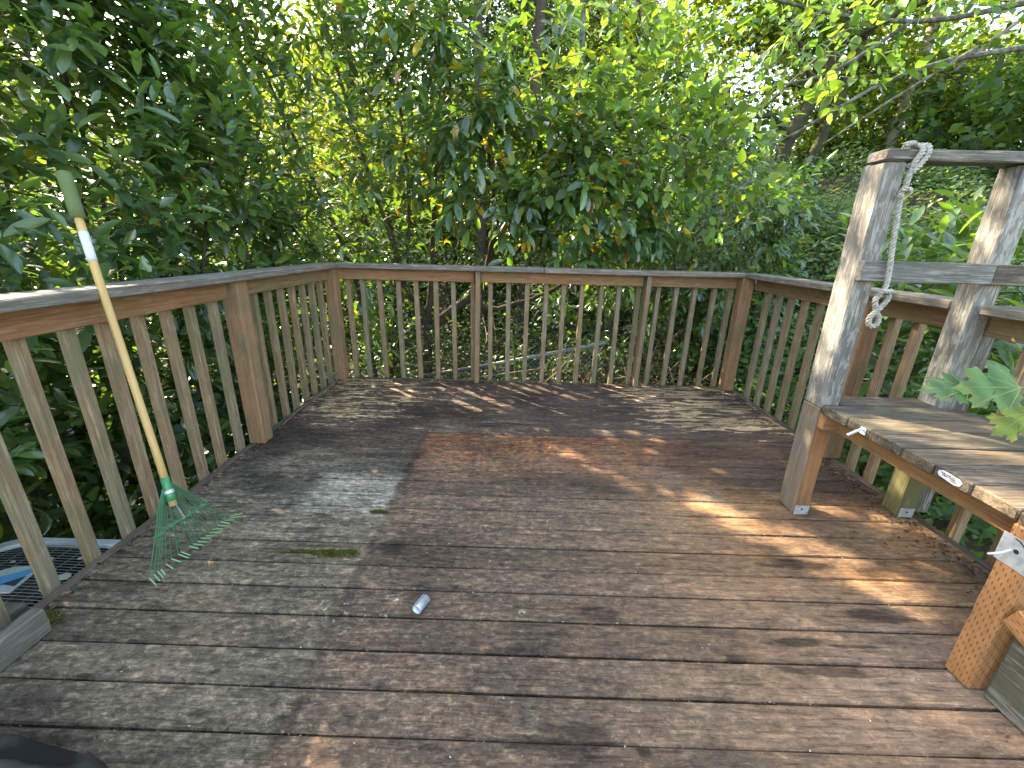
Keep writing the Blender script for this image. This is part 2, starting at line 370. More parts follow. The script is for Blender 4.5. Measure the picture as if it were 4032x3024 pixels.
# ------------------------------------------------------------------ ground
def ground_h(x, y):
    d = math.hypot(x, y)
    b = max(0, min(1, (x - 2.0) / 5.0)) * 1.1 * max(0, min(1, (y + 1) / 5))
    return -1.08 + b + .10 * math.sin(x * .9 + 1) * math.cos(y * .7) + .04 * math.sin(x * 3.1 + y * 2.3) + (.012 * max(0, y - 6) if y > 6 else 0)
xs = [-220, -120, -60, -30, -18] + [(-12 + .5 * i) for i in range(49)] + [16, 22, 40, 80, 130, 220]
ys = [-220, -120, -60, -30, -14, -8] + [(-5 + .5 * i) for i in range(51)] + [26, 34, 60, 120, 220]
gv = [(x, y, ground_h(max(-12, min(12, x)), max(-5, min(20, y)))) for y in ys for x in xs]
gf_ = [(j * len(xs) + i, j * len(xs) + i + 1, (j + 1) * len(xs) + i + 1, (j + 1) * len(xs) + i) for j in range(len(ys) - 1) for i in range(len(xs) - 1)]
t = NT('forest_floor'); n = t.noise(t.pos(), 3, 6, .7); n_2 = t.noise(t.pos(), 22, 5, .7)
c = t.mix(t.step(n, .4, .62), (.055, .040, .026), (.030, .042, .016)); c = t.mix(t.step(n_2, .5, .7), c, (.13, .09, .055)); t.bump(n_2, .8, .02); t.done(c, .95, .2)
gr = mk('ground', gv, gf_, t.m, smooth=True); gr['kind'] = 'structure'

# ------------------------------------------------------------------ deck
DX0, DX1, DY1 = -1.503, 1.840, 3.480
PW = .1158
deck = bpy.data.objects.new('deck', None); link(deck); deck['kind'] = 'structure'
gaps_known = {7: .696, 6: .812, 5: .925, 4: 1.042, 3: 1.157, 2: 1.269, 1: 1.385, 0: 1.504, -1: 1.627}
gy = sorted(gaps_known.values())
y = gy[-1]
while y + PW < DY1 - .03: y += PW * (1 + random.uniform(-.012, .012)); gy.append(y)
gy[-1] = DY1
y = gy[0]
while y > -1.3: y -= PW; gy.insert(0, y)
for i in range(len(gy) - 1):
    gap = random.choice([.004, .005, .0055, .0065, .007]) if gy[i] > 1.3 else random.choice([.004, .0055, .0065, .007, .008])
    y0, y1 = gy[i] + gap / 2, gy[i + 1] - gap / 2
    if i == len(gy) - 2: y1 = DY1 - .001
    z = random.uniform(-.0015, .0015)
    _bs[0] += 1
    v, f = beam_mesh(DX1 - DX0, y1 - y0, .036, .0045, 14, .0006, _bs[0])
    mk('deck_board', v, f, M['deck'], deck, Matrix.Translation(((DX0 + DX1) / 2 + random.uniform(-.002, .002), (y0 + y1) / 2, -.018 + z)) @ Matrix.Rotation(random.uniform(-.0009, .0009), 4, 'Z'))
# rim boards, joists and short posts under the deck
beam('rim_board', (-1.524, -1.3, -.070), (-1.524, DY1 + .037, -.070), .036, .14, M['rim'], deck, segs=12)
beam('rim_board', (DX1 + .020, -1.3, -.070), (DX1 + .020, DY1 + .037, -.070), .036, .14, M['rim'], deck, segs=12)
beam('rim_board', (-1.504, DY1 + .0195, -.071), (DX1, DY1 + .0195, -.071), .036, .142, M['rim'], deck, segs=12)
for k in range(8):
    x = -1.46 + k * .46
    beam('joist', (x, -1.28, -.107), (x, DY1 - .002, -.107), .038, .138, M['joist'], deck, segs=2)
for x in (-1.3, 0, 1.6):
    for yy in (.2, 2.0, 3.2):
        beam('support_post', (x, yy, -1.3), (x, yy, -.18), .09, .09, M['joist'], deck, segs=2)

# ------------------------------------------------------------------ railings
CAPZ = .930
def railing(name, label, loc): return thing(name, label, 'railing', loc)
SB = .036
# left
rl = railing('deck_railing', 'left side railing of the deck with grey cap board, the rake leaning on it', (-1.53, 2.2, 0))
beam('cap_rail', (-1.485, -1.3, CAPZ + .019), (-1.485, 3.41, CAPZ + .019), .142, .038, M['cap'], rl, segs=14, ch=.005)
beam('top_rail', (-1.520, -1.3, CAPZ - .046), (-1.520, 2.195, CAPZ - .046), .036, .088, M['rail'], rl, segs=8)
beam('top_rail', (-1.520, 2.301, CAPZ - .046), (-1.520, 3.40, CAPZ - .046), .036, .088, M['rail'], rl, segs=6)
beam('post', (-1.500, 2.248, 0.001), (-1.500, 2.248, CAPZ), .092, .092, M['post'], rl, up=(0, 1, 0), ch=.005)
yb = [.52, .67, .82, .965, 1.116, 1.26, 1.414, 1.553, 1.704, 1.846, 1.991, 2.142, 2.36, 2.50, 2.645, 2.79, 2.935, 3.08, 3.225, 3.37]
yb = [-.95 + .147 * i for i in range(10)] + yb[0:]
for y in yb:
    if y < -1: continue
    lean = random.uniform(-.004, .004)
    beam('baluster', (-1.5635 + lean, y, -.14), (-1.5595, y + random.uniform(-.004, .004), CAPZ - .012), .037, .037, M['baluster'], rl, up=(0, 1, 0), segs=5)
# back
rb = railing('deck_railing', 'back railing of the deck facing the shrubs, with debris on its cap', (0.2, 3.53, 0))
beam('cap_rail', (-1.414, 3.47, CAPZ + .019), (.20, 3.46, CAPZ + .019), .142, .038, M['cap'], rb, segs=10, ch=.005)
beam('cap_rail', (.203, 3.46, CAPZ + .018), (1.770, 3.465, CAPZ + .018), .142, .038, M['cap'], rb, segs=10, ch=.005)
for a, b in ((-1.455, -.352), (-.312, 1.004), (1.046, 1.750)):
    beam('top_rail', (a, 3.496, CAPZ - .046), (b, 3.496, CAPZ - .046), .036, .088, M['rail'], rb, segs=6)
for x in (-.332, 1.025):
    beam('post', (x, 3.462, .001), (x + .012, 3.462, CAPZ), .088, .038, M['post'], rb, up=(1, 0, 0), ch=.004)
xb = [-1.40, -1.28, -1.135, -.985, -.832, -.678, -.527, -.374, -.222, -.072, .078, .230, .378, .528, .682, .833, .985, 1.143, 1.294, 1.444, 1.602, 1.735]
for x in xb:
    beam('baluster', (x, 3.537 + .0005, -.14), (x + random.uniform(-.006, .006), 3.5345, CAPZ - .012), .037, .037, M['baluster'], rb, up=(1, 0, 0), segs=5)
# corner posts
pc = beam('post', (-1.497, 3.455, .001), (-1.497, 3.455, CAPZ), .09, .09, M['post'], rb, up=(0, 1, 0), ch=.006)
pc2 = beam('post', (1.800, 3.440, .001), (1.800, 3.440, CAPZ), .09, .09, M['post'], rb, up=(0, 1, 0), ch=.006)
# right (cap cut round the tall bench post)
rr = railing('deck_railing', 'right side railing of the deck running behind the weathered bench', (1.86, 2.2, 0))
beam('cap_rail', (1.838, 1.765, CAPZ + .019), (1.838, 3.41, CAPZ + .019), .142, .038, M['cap'], rr, segs=8, ch=.005)
beam('cap_rail', (1.838, -1.3, CAPZ + .019), (1.838, 1.645, CAPZ + .019), .142, .038, M['cap'], rr, segs=8, ch=.005)
for a, b in ((-1.3, 1.70), (1.79, 2.22), (2.262, 3.395)):
    beam('top_rail', (1.872, a, CAPZ - .046), (1.872, b, CAPZ - .046), .036, .088, M['rail'], rr, segs=6)
beam('post', (1.857, 2.240, .001), (1.857, 2.240, CAPZ), .088, .040, M['post'], rr, up=(0, 1, 0), ch=.004)
beam('post', (1.890, 1.745, .001), (1.890, 1.745, CAPZ), .088, .088, M['greyboard'], rr, up=(0, 1, 0), ch=.004)
for y in [-.95 + .147 * i for i in range(9)] + [.45, .60, .76, .92, 1.08, 1.235, 1.385, 1.552, 1.86, 2.016, 2.148, 2.40, 2.55, 2.70, 2.85, 3.0, 3.15, 3.30]:
    beam('baluster', (1.911, y, -.14), (1.911 + random.uniform(-.004, .004), y + random.uniform(-.004, .004), CAPZ - .012), .037, .037, M['baluster'], rr, up=(0, 1, 0), segs=5)

# ------------------------------------------------------------------ bench with tall frame
bn = thing('potting_bench', 'weathered timber bench with tall silvered posts and top bars against the right railing', 'bench', (1.55, 1.3, 0))
BZ = .545
def vpost(x0, x1, y0, y1, z0, z1, mat, nm='post'):
    return beam(nm, ((x0 + x1) / 2, (y0 + y1) / 2, z0), ((x0 + x1) / 2, (y0 + y1) / 2, z1), y1 - y0, x1 - x0, mat, bn, up=(1, 0, 0), ch=.005, segs=10, wob=.0012)
vpost(1.280, 1.356, 1.666, 1.775, .520, 1.451, M['silver'])
vpost(1.758, 1.838, 1.664, 1.755, .520, 1.451, M['silver'])
la = vpost(1.281, 1.355, 1.667, 1.774, .004, .519, M['lowleg'], 'leg')
la.data.materials.append(M['beam'])
for pg in la.data.polygons:
    if abs((world_of(la).to_3x3() @ pg.normal).y) > .9: pg.material_index = 1   # the faces across the deck are bare orange timber
vpost(1.759, 1.837, 1.665, 1.754, .004, .519, M['mosspost'], 'leg')['label'] = 'moss-stained leg under the bench corner'
pc_ = vpost(1.277, 1.338, .860, .928, .004, .506, M['treated'], 'leg'); pc_['label'] = 'orange leg with rows of incised dashes'
vpost(1.758, 1.838, .860, .928, .004, .506, M['treated'], 'leg')
beam('top_bar', (1.268, 1.703, 1.471), (2.05, 1.703, 1.471), .094, .037, M['greyboard'], bn, segs=8, ch=.005, wob=.0014)
beam('middle_bar', (1.274, 1.652, 1.080), (1.762, 1.652, 1.080), .032, .074, M['greyboard'], bn, segs=5, ch=.003)
beam('middle_bar', (1.765, 1.655, 1.078), (2.05, 1.655, 1.076), .034, .074, M['bench'], bn, segs=4, ch=.003)
# bench boards run left to right, joints as seen on their ends
bj = [1.655, 1.510, 1.399, 1.263, 1.153, 1.042, .924, .815, .705]
for i in range(len(bj) - 1):
    ya, yb_ = bj[i + 1] + .003, bj[i] - .002
    beam('bench_board', (1.279 + random.uniform(-.004, .003), (ya + yb_) / 2, BZ - .019), (1.835, (ya + yb_) / 2, BZ - .019 + random.uniform(-.002, .002)), yb_ - ya, .037, M['bench'], bn, segs=8, ch=.004, wob=.0014)
beam('bench_board', (1.359, 1.712, BZ - .0185), (1.755, 1.712, BZ - .0185), .108, .037, M['bench'], bn, segs=6, ch=.004)
beam('apron', (1.372, .93, .4655), (1.372, 1.64, .4655), .036, .083, M['beam'], bn, segs=6)
beam('apron', (1.740, .93, .4655), (1.740, 1.64, .4655), .036, .083, M['beam'], bn, segs=6)
beam('cross_beam', (1.284, 1.643, .471), (1.757, 1.643, .471), .036, .070, M['beam'], bn, segs=4)
beam('stretcher', (1.33, .895, .235), (1.757, .895, .235), .034, .085, M['post'], bn, segs=4)
beam('stretcher', (1.285, .70, .235), (1.285, .846, .285), .034, .06, M['treated'], bn, segs=4)
# steel base plates
def plate(name, pts, mat, parent, th=.0025, n=None):
    P = [Vector(p) for p in pts]; nn = (P[1] - P[0]).cross(P[2] - P[1]).normalized() * th
    k = len(P); vs = P + [p + nn for p in P]
    fs = [tuple(range(k))[::-1], tuple(range(k, 2 * k))] + [(i, (i + 1) % k, (i + 1) % k + k, i + k) for i in range(k)]
    return mk(name, vs, fs, mat, parent)
def disc(name, c, nrm, r, mat, parent, th=.001, k=14):
    c = Vector(c); nrm = Vector(nrm).normalized(); a = nrm.orthogonal().normalized(); b = nrm.cross(a)
    return plate(name, [c + (a * math.cos(i * 6.283 / k) + b * math.sin(i * 6.283 / k)) * r for i in range(k)], mat, parent, th)
for x0 in (1.288, 1.763):
    p_ = plate('base_plate', [(x0, 1.6625, .003), (x0 + .062, 1.6625, .003), (x0 + .064, 1.6625, .048), (x0 + .001, 1.6625, .050)], M['galv'], bn)
    disc('bolt_hole', (x0 + .032, 1.6595, .030), (0, -1, 0), .0045, M['hole'], p_)
    disc('bolt_hole', (x0 + .015, 1.6595, .024), (0, -1, 0), .003, M['galv'], p_)
# galvanised strap round the top of the near leg
st = MB()
st.box(1.2735, 1.276, .857, .932, .395, .475); st.box(1.276, 1.342, .8565, .859, .392, .475)
sp = st.make('strap', M['galv'], bn)
disc('bolt_hole', (1.2732, .893, .441), (-1, 0, 0), .006, M['hole'], sp)
disc('bolt_hole', (1.300, .8562, .440), (0, -1, 0), .006, M['hole'], sp)
MB().tube([(1.275, .905, .437), (1.235, .893, .437), (1.195, .885, .440)], .0026, 6).make('nail', M['white_plastic'], sp)
MB().tube([(1.272, .87, .452), (1.271, .878, .462), (1.272, .893, .471), (1.273, .905, .472)], .0016, 5).make('wire', M['hole'], sp)
MB().tube([(1.30, .854, .415), (1.318, .8535, .440), (1.335, .854, .452), (1.34, .855, .460)], .0016, 5).make('wire', M['hole'], sp)
# bent bracket and name plate on the board ends
MB().box(1.2745, 1.2765, 1.415, 1.440, .515, .540).tube([(1.275, 1.428, .536), (1.24, 1.412, .534), (1.20, 1.40, .522)], .0045, 4).make('bent_nail_plate', M['white_plastic'], bn)
tagp = plate('name_plate', [(1.2745, 1.130, .520), (1.2745, 1.082, .515), (1.2745, 1.068, .520), (1.2745, 1.064, .530), (1.2745, 1.074, .538), (1.2745, 1.122, .541), (1.2745, 1.134, .536), (1.2745, 1.136, .527)][::-1], M['white_plastic'], bn, .0018)
ink = MB()
for zz, a, b in ((.5345, .0, .013), (.5345, .017, .029), (.5345, .033, .040), (.5295, .004, .020), (.5295, .024, .044), (.5240, .030, .046)):
    ink.box(1.2719, 1.2725, 1.124 - b, 1.124 - a, zz - .0012, zz + .0010)
ink.make('printing', M['hole'], tagp)

# ------------------------------------------------------------------ rope
rp = thing('hanging_rope', 'old white twisted rope tied round the bench top bar with a loop end', 'rope', (1.345, 1.64, 1.45))
M['rope'] = plain('weathered_rope', (.40, .375, .33), .9, 0, .2, .7, 90, (.15, .135, .115))
def catmull(P, n=8):
    P = [Vector(p) for p in P]; out = []
    for i in range(len(P) - 1):
        a, b, c, d = P[max(i - 1, 0)], P[i], P[i + 1], P[min(i + 2, len(P) - 1)]
        for k in range(n):
            t_ = k / n
            out.append(.5 * ((2 * b) + (c - a) * t_ + (2 * a - 5 * b + 4 * c - d) * t_ * t_ + (3 * b - a - 3 * c + d) * t_ ** 3))
    out.append(P[-1]); return out
def rope(name, ctrl, parent, R=.0054, rs=.0047, pitch=.036):
    path = catmull(ctrl, 12); L = [0]
    for i in range(1, len(path)): L.append(L[-1] + (path[i] - path[i - 1]).length)
    n = max(6, int(L[-1] / .0035)); pts = []; j = 0
    for k in range(n + 1):
        s_ = L[-1] * k / n
        while j < len(L) - 2 and L[j + 1] < s_: j += 1
        q = (s_ - L[j]) / max(1e-6, L[j + 1] - L[j]); pts.append(path[j].lerp(path[j + 1], q))
    mb = MB(); prev = None; fr = []
    for i in range(n + 1):
        d = (pts[min(i + 1, n)] - pts[max(i - 1, 0)]).normalized()
        a = d.orthogonal().normalized() if prev is None else (prev - d * prev.dot(d)).normalized()
        prev = a; fr.append((a, d.cross(a)))
    for s3 in range(3):
        q = []
        for i in range(n + 1):
            th = 2 * math.pi * (L[-1] * i / n) / pitch + s3 * 2.094
            q.append(pts[i] + (fr[i][0] * math.cos(th) + fr[i][1] * math.sin(th)) * R)
        mb.tube(q, rs, 6)
    return mb.make(name, M['rope'], parent, True)
yr = 1.640
def wrapc(xc, dx):
    return [(xc, 1.650, 1.448), (xc + dx * .3, 1.646, 1.476), (xc + dx * .5, 1.66, 1.497), (xc + dx * .6, 1.70, 1.501), (xc + dx * .7, 1.745, 1.497), (xc + dx * .8, 1.758, 1.472), (xc + dx * .9, 1.745, 1.444), (xc + dx, 1.69, 1.440)]
rope('coil', [(1.352, 1.640, 1.425), (1.358, 1.642, 1.450), (1.372, 1.643, 1.478), (1.380, 1.665, 1.500), (1.380, 1.71, 1.503), (1.376, 1.755, 1.492), (1.372, 1.758, 1.455), (1.366, 1.72, 1.441), (1.360, 1.66, 1.438)], rp)
rope('coil', [(1.350, 1.635, 1.412), (1.372, 1.636, 1.438), (1.392, 1.642, 1.474), (1.399, 1.662, 1.500), (1.399, 1.71, 1.503), (1.396, 1.755, 1.492), (1.390, 1.758, 1.455), (1.38, 1.72, 1.441), (1.368, 1.66, 1.436)], rp)
rope('coil', [(1.315, 1.655, 1.498), (1.345, 1.668, 1.507), (1.372, 1.69, 1.510), (1.395, 1.72, 1.508)], rp)
rope('hanging_length', [(1.352, 1.640, 1.425), (1.347, yr, 1.395), (1.347, yr, 1.365), (1.338, yr, 1.348), (1.344, yr, 1.30), (1.348, yr - .005, 1.24), (1.351, yr - .015, 1.16), (1.355, 1.617, 1.10), (1.357, 1.612, 1.05), (1.357, 1.612, 1.012)], rp)
rope('knot', [(1.336, yr - .004, 1.352), (1.343, yr - .018, 1.358), (1.356, yr - .010, 1.350), (1.352, yr + .006, 1.340), (1.338, yr + .002, 1.336), (1.334, yr - .012, 1.342)], rp)
yl = 1.612
rope('knot', [(1.338, yl, 1.004), (1.345, yl - .014, 1.014), (1.362, yl - .014, 1.010), (1.380, yl, 1.012), (1.374, yl + .012, 1.003), (1.350, yl + .012, 1.000), (1.340, yl + .002, .998)], rp)
rope('loop', [(1.352, yl + .002, 1.006), (1.338, yl, .990), (1.335, yl, .972), (1.343, yl, .952), (1.352, yl + .004, .935), (1.366, yl, .915), (1.367, yl, .893), (1.353, yl, .879), (1.336, yl, .888), (1.331, yl, .908), (1.341, yl - .002, .930), (1.353, yl - .008, .950), (1.368, yl - .004, .968), (1.380, yl, .985), (1.376, yl, 1.000)], rp)

# ------------------------------------------------------------------ rake
rk = thing('leaf_rake', 'green fan leaf rake with a wooden handle leaning on the left railing', 'rake', (-1.2, 1.3, 0))
M['handle'] = wood('rake_handle_wood', (.58, .36, .14), (.48, .25, .08), (.32, .16, .05), (.70, .52, .28), .4, .3, .3, rough=.45)
M['green_metal'] = plain('green_enamel', (.035, .23, .085), .35, 0, .5, .25, 40)
M['tip'] = plain('green_plastic_tip', (.20, .42, .18), .4, 0, .5, .2)
M['green_tine'] = plain('green_tine_enamel', (.045, .17, .085), .4, 0, .5, .3, 60, (.14, .20, .08))
M['grip'] = plain('green_foam_grip', (.12, .16, .065), .85, 0, .2, .3, 120)
M['paper'] = plain('faded_paper_label', (.62, .64, .68), .6, 0, .3, .25, 50)
P1 = Vector((-1.400, 1.428, .925)); LO = Vector((-1.190, 1.252, .245))
HD = (P1 - LO).normalized(); TIP = LO + HD * 1.175
def alongH(s_): return LO + HD * s_
def tubeM(name, a, b, r0, r1, mat, parent, sides=14):
    L_ = (b - a).length; Mx = frame(a, b)
    return MB().tube([(-L_ / 2, 0, 0), (-L_ / 4, 0, 0), (0, 0, 0), (L_ / 4, 0, 0), (L_ / 2, 0, 0)], [r0, r0 * .75 + r1 * .25, (r0 + r1) / 2, r0 * .25 + r1 * .75, r1], sides).make(name, mat, parent, True, Mx)
HL = (TIP - LO).length
tubeM('handle', alongH(0), alongH(HL - .01), .0115, .0125, M['handle'], rk)
tubeM('grip', alongH(HL - .155), alongH(HL), .0205, .0200, M['grip'], rk, 18)
tubeM('label_sleeve', alongH(HL - .30), alongH(HL - .20), .0135, .0135, M['paper'], rk, 16)
tubeM('socket', alongH(.018), alongH(.105), .0145, .0135, M['green_metal'], rk, 16)
tubeM('rivet_band', alongH(.045), alongH(.058), .0152, .0152, M['galv'], rk, 16)
# tine tips measured on the deck, bends a few cm above it
def gpx(cx_, cy_, z):
    px, py = (0 + cx_ * 1100 / 1825.), (1500 + cy_ * 1100 / 1825.)
    d = fwd + r2 * ((px - 2016) / FPX) - u2 * ((py - 1512) / FPX)
    k = (z - CAM.z) / d.z; return CAM + d * k
tips = [(1020, 1335), (1045, 1307), (1068, 1288), (1082, 1268), (1132, 1226), (1180, 1182), (1232, 1157), (1243, 1139), (1297, 1094), (1325, 1072), (1357, 1052), (1378, 1028), (1402, 1012), (1430, 988), (1452, 964), (1472, 948), (1502, 930), (1532, 908), (1570, 885), (1582, 866)]
bends = [(974, 1287), (1005, 1263), (1030, 1243), (1052, 1232), (1083, 1196), (1118, 1160), (1166, 1132), (1182, 1115), (1235, 1080), (1262, 1064), (1290, 1050), (1312, 1027), (1342, 1012), (1368, 990), (1385, 970), (1421, 941), (1440, 920), (1466, 910), (1498, 900), (1502, 884)]
T0 = alongH(.075); side = HD.cross(Vector((1, 0, 0))).normalized(); side = (gpx(1502, 884, .02) - gpx(974, 1287, .02)).normalized()
cross = []
for i, (tp, bd) in enumerate(zip(tips, bends)):
    u = i / (len(tips) - 1) - .5
    a = T0 + side * (u * .030); b = gpx(*bd, .024); e = gpx(*tp, .003)
    outward = Vector((0, 0, 1)).cross(side).normalized()
    m1 = a.lerp(b, .25) + side * (u * .012); m2 = a.lerp(b, .55); m3 = b.lerp(a, .06)
    cross.append(m2)
    tn = MB().tube([a, m1, m2, m3, b, b.lerp(e, .5), e], .0020, 5)
    tq = tn.make('tine', M['green_tine'], rk)
    MB().tube([b, b.lerp(e, .5), e], .0024, 6).make('tine_tip', M['tip'], tq)
MB().tube([cross[0] + (cross[0] - cross[1]) * .5] + cross + [cross[-1] + (cross[-1] - cross[-2]) * .5], .0038, 6).make('crossbar', M['green_metal'], rk)
mid = cross[len(cross) // 2]; base = alongH(.03)
MB().tube([base, base.lerp(mid, .5) + HD * .0, mid], .0022, 6).make('spring_wire', M['galv'], rk)

# ------------------------------------------------------------------ steel tube on the deck
cp = thing('steel_tube', 'short galvanised steel tube lying on the deck near the front', 'pipe piece', (-.287, 1.08, .016))
mb = MB(); a = Vector((-.300, 1.056, .0165)); b = Vector((-.279, 1.104, .0165)); d = (b - a).normalized(); pa = Vector((0, 0, 1)); pb = d.cross(pa)
K = 28; rings = []
for (q, r) in ((a, .0145), (a, .0160), (a.lerp(b, .02), .0168), (a.lerp(b, .1), .0162), (b, .0162), (b, .0145), (a.lerp(b, .5), .0143)):
    rings.append([q + (pa * math.cos(2 * math.pi * k / K) + pb * math.sin(2 * math.pi * k / K)) * r for k in range(K)])
vs = [v for rg in rings for v in rg]; fs = []
for i in range(len(rings)):
    j = (i + 1) % len(rings)
    for k in range(K): fs.append((i * K + k, j * K + k, j * K + (k + 1) % K, i * K + (k + 1) % K))
mk('tube_wall', vs, fs, M['galv'], cp, smooth=True)
MB().tube([a + pa * .0164 + pb * -.003, b + pa * .0164 + pb * -.003], .0006, 4).make('seam', M['hole'], cp)

# ------------------------------------------------------------------ curb, stair stringer, ledge, dark cloth
beam('curb_board', (-1.404, -1.3, .0445), (-1.404, .957, .0445), .042, .086, M['mossy'], None, segs=10, ch=.005)
tag(bpy.data.objects['curb_board'], 'grey-green board on edge along the deck, lower left corner', 'kerb board')
beam('stair_stringer', (1.326, -1.3, .115), (1.326, .846, .115), .040, .226, M['mossy'], None, segs=10, ch=.004)
tag(bpy.data.objects['stair_stringer'], 'wide grey-green plank on edge beside the orange leg, lower right corner', 'plank')
lg = beam('landing_board', (-1.665, -.6, -.03), (-1.665, 1.066, -.03), .15, .036, M['mossy'], None, segs=6, ch=.004)
tag(lg, 'mossy board outside the left railing next to the air conditioner', 'board')
# dark cloth heap
t = NT('dark_fabric'); w_ = t.noise(t.vmul(t.obj(), (1, 1, 1)), 420, 2)
t.bump(w_, .4, .001); t.done(t.mix(t.step(t.noise(t.obj(), 7, 4), .45, .6), (.012, .011, .009), (.050, .047, .036)), .85, .3)
cv = []; cf = []; NA = 48; NR = 14
for j in range(NR + 1):
    q = j / NR
    for i in range(NA):
        th_ = 2 * math.pi * i / NA
        rr_ = (1 + .07 * math.sin(3 * th_ + 1) + .04 * math.sin(7 * th_)) * q
        e = max(0, 1 - q * q)
        z = .135 * e ** .55 + (.022 * math.sin(5 * th_ + 6 * q) + .016 * math.sin(11 * q + 2 * th_) + .010 * math.sin(9 * th_ - 7 * q)) * min(1, e * 3) + .002
        cv.append((-1.06 + .29 * rr_ * math.cos(th_), .445 + .21 * rr_ * math.sin(th_), max(.002, z)))
for j in range(NR):
    for i in range(NA): cf.append((j * NA + i, (j + 1) * NA + i, (j + 1) * NA + (i + 1) % NA, j * NA + (i + 1) % NA))
ck = mk('fabric_heap', cv, cf, t.m, smooth=True)
so = ck.modifiers.new('thick', 'SOLIDIFY'); so.thickness = .003; so.offset = 1
tag(ck, 'dark crumpled fabric heap at the lower left corner of the deck', 'fabric')

# ------------------------------------------------------------------ air conditioner below the deck
ac = thing('air_conditioner', 'white outdoor air conditioner with round wire grille seen below the left railing', 'air conditioner', (-2.2, 1.36, -1.05))
acx, acy, az = -2.20, 1.36, -.35
def rsq(hw, rr, z, k=7, cx_=acx, cy_=acy):
    out = []
    for q, (sx, sy) in enumerate(((1, 1), (-1, 1), (-1, -1), (1, -1))):
        for i in range(k):
            th = (q + i / (k - 1)) * math.pi / 2
            out.append((cx_ + sx * (hw - rr) + rr * math.cos(th), cy_ + sy * (hw - rr) + rr * math.sin(th), z))
    return out
M['ac_white'] = plain('white_painted_steel', (.74, .77, .80), .5, 0, .4, .5, 14, (.35, .36, .33))
N4 = 28
rings = [rsq(.40, .16, -1.02), rsq(.40, .16, az - .02), rsq(.412, .17, az - .018), rsq(.412, .17, az), rsq(.40, .17, az + .012), rsq(.365, .16, az + .010), rsq(.355, .15, az - .006), rsq(.352, .15, az - .05), rsq(.33, .14, az - .16)]
NW = 6
def loft(rs): return [v for r_ in rs for v in r_], [(i * N4 + k, i * N4 + (k + 1) % N4, (i + 1) * N4 + (k + 1) % N4, (i + 1) * N4 + k) for i in range(len(rs) - 1) for k in range(N4)]
mk('casing', *loft(rings[:NW + 1]), M['ac_white'], ac, smooth=False)
mk('fan_shroud', *loft(rings[NW:]), plain('black_shroud', (.015, .015, .016), .8), ac)
inner = rsq(.349, .149, az - .15); mk('fan_well', inner, [tuple(range(N4))], plain('black_interior', (.01, .01, .01), .9), ac)
fanb = MB()
for k in range(4):
    th = k * math.pi / 2 + .4; c_, s_ = math.cos(th), math.sin(th)
    vs_ = []
    for (r_, a_, z_) in ((.05, -.3, -.02), (.05, .3, .01), (.17, -.45, -.03), (.17, .40, .02), (.29, -.35, -.03), (.29, .38, .02)):
        vs_.append((acx + r_ * math.cos(th + a_), acy + r_ * math.sin(th + a_), az - .10 + z_))
    fanb.add(vs_, [(0, 1, 3, 2), (2, 3, 5, 4)])
fanb.tube([(acx, acy, az - .14), (acx, acy, az - .06)], .055, 12)
fanb.make('fan', plain('grey_fan', (.10, .10, .10), .6), ac)
wr = MB()
M['wire'] = plain('grey_wire', (.34, .35, .33), .5, .2)
k = 0
for i in range(41):
    yy = acy - .345 + .0172 * i
    e = max(0, abs(yy - acy) - .20); hx = .355 - (.15 - math.sqrt(max(0, .15 ** 2 - min(e, .15) ** 2)) if e > 0 else 0)
    wr.tube([(acx - hx, yy, az - .004), (acx - hx * .5, yy, az + .010), (acx, yy, az + .015), (acx + hx * .5, yy, az + .010), (acx + hx, yy, az - .004)], .0016, 4)
for i in range(9):
    xx = acx - .28 + .07 * i
    wr.tube([(xx, acy - .345, az - .006), (xx, acy, az + .010), (xx, acy + .345, az - .006)], .0016, 4)
wr.make('wire_grille', M['wire'], ac)
pl = [(-2.335, 1.455), (-2.190, 1.398), (-2.150, 1.400), (-2.160, 1.470), (-2.178, 1.548), (-2.205, 1.553), (-2.290, 1.547), (-2.330, 1.520)]
pz = az + .018
pb_ = plate('badge_plate', [(x, y, pz) for x, y in pl], M['white_plastic'], ac, .006)
mblue = plain('blue_print', (.12, .48, .85), .4, 0, .5, .2); mnavy = plain('dark_print', (.07, .08, .11), .4, 0, .5, .2)
zz = pz + .0065
def flat(name, pts, z, mat): return mk(name, [(x, y, z) for x, y in pts], [tuple(range(len(pts)))], mat, pb_)
flat('blue_stripe', [(-2.327, 1.462), (-2.235, 1.420), (-2.190, 1.470), (-2.168, 1.545), (-2.185, 1.548), (-2.260, 1.500)], zz + .0004, mblue)
flat('dark_wedge', [(-2.235, 1.440), (-2.165, 1.432), (-2.178, 1.492)], zz + .0012, mnavy)
for i, (x, y, r_) in enumerate(((-2.20, 1.60, .024), (-2.06, 1.615, .011), (-2.345, 1.58, .012), (-2.02, 1.50, .03), (-2.03, 1.43, .022))):
    pts = [(x + r_ * (1 + .25 * math.sin(3 * k + i)) * math.cos(k * .7), y + r_ * .8 * math.sin(k * .7), az + .019) for k in range(9)]
    fl_ = mk('fallen_leaf', pts, [tuple(range(9))], plain('bleached_leaf', (.55, .58, .50), .7) if i == 0 else bpy.data.materials['bleached_leaf'])
    tag(fl_, ['large bleached leaf lying on the air conditioner grille behind its badge', 'small pale scrap on the back of the air conditioner grille', 'small pale scrap at the far left of the air conditioner grille', 'pale leaf on the air conditioner grille next to the deck edge', 'pale leaf at the front right of the air conditioner grille'][i], 'leaf', 'pale leaves on the air conditioner')

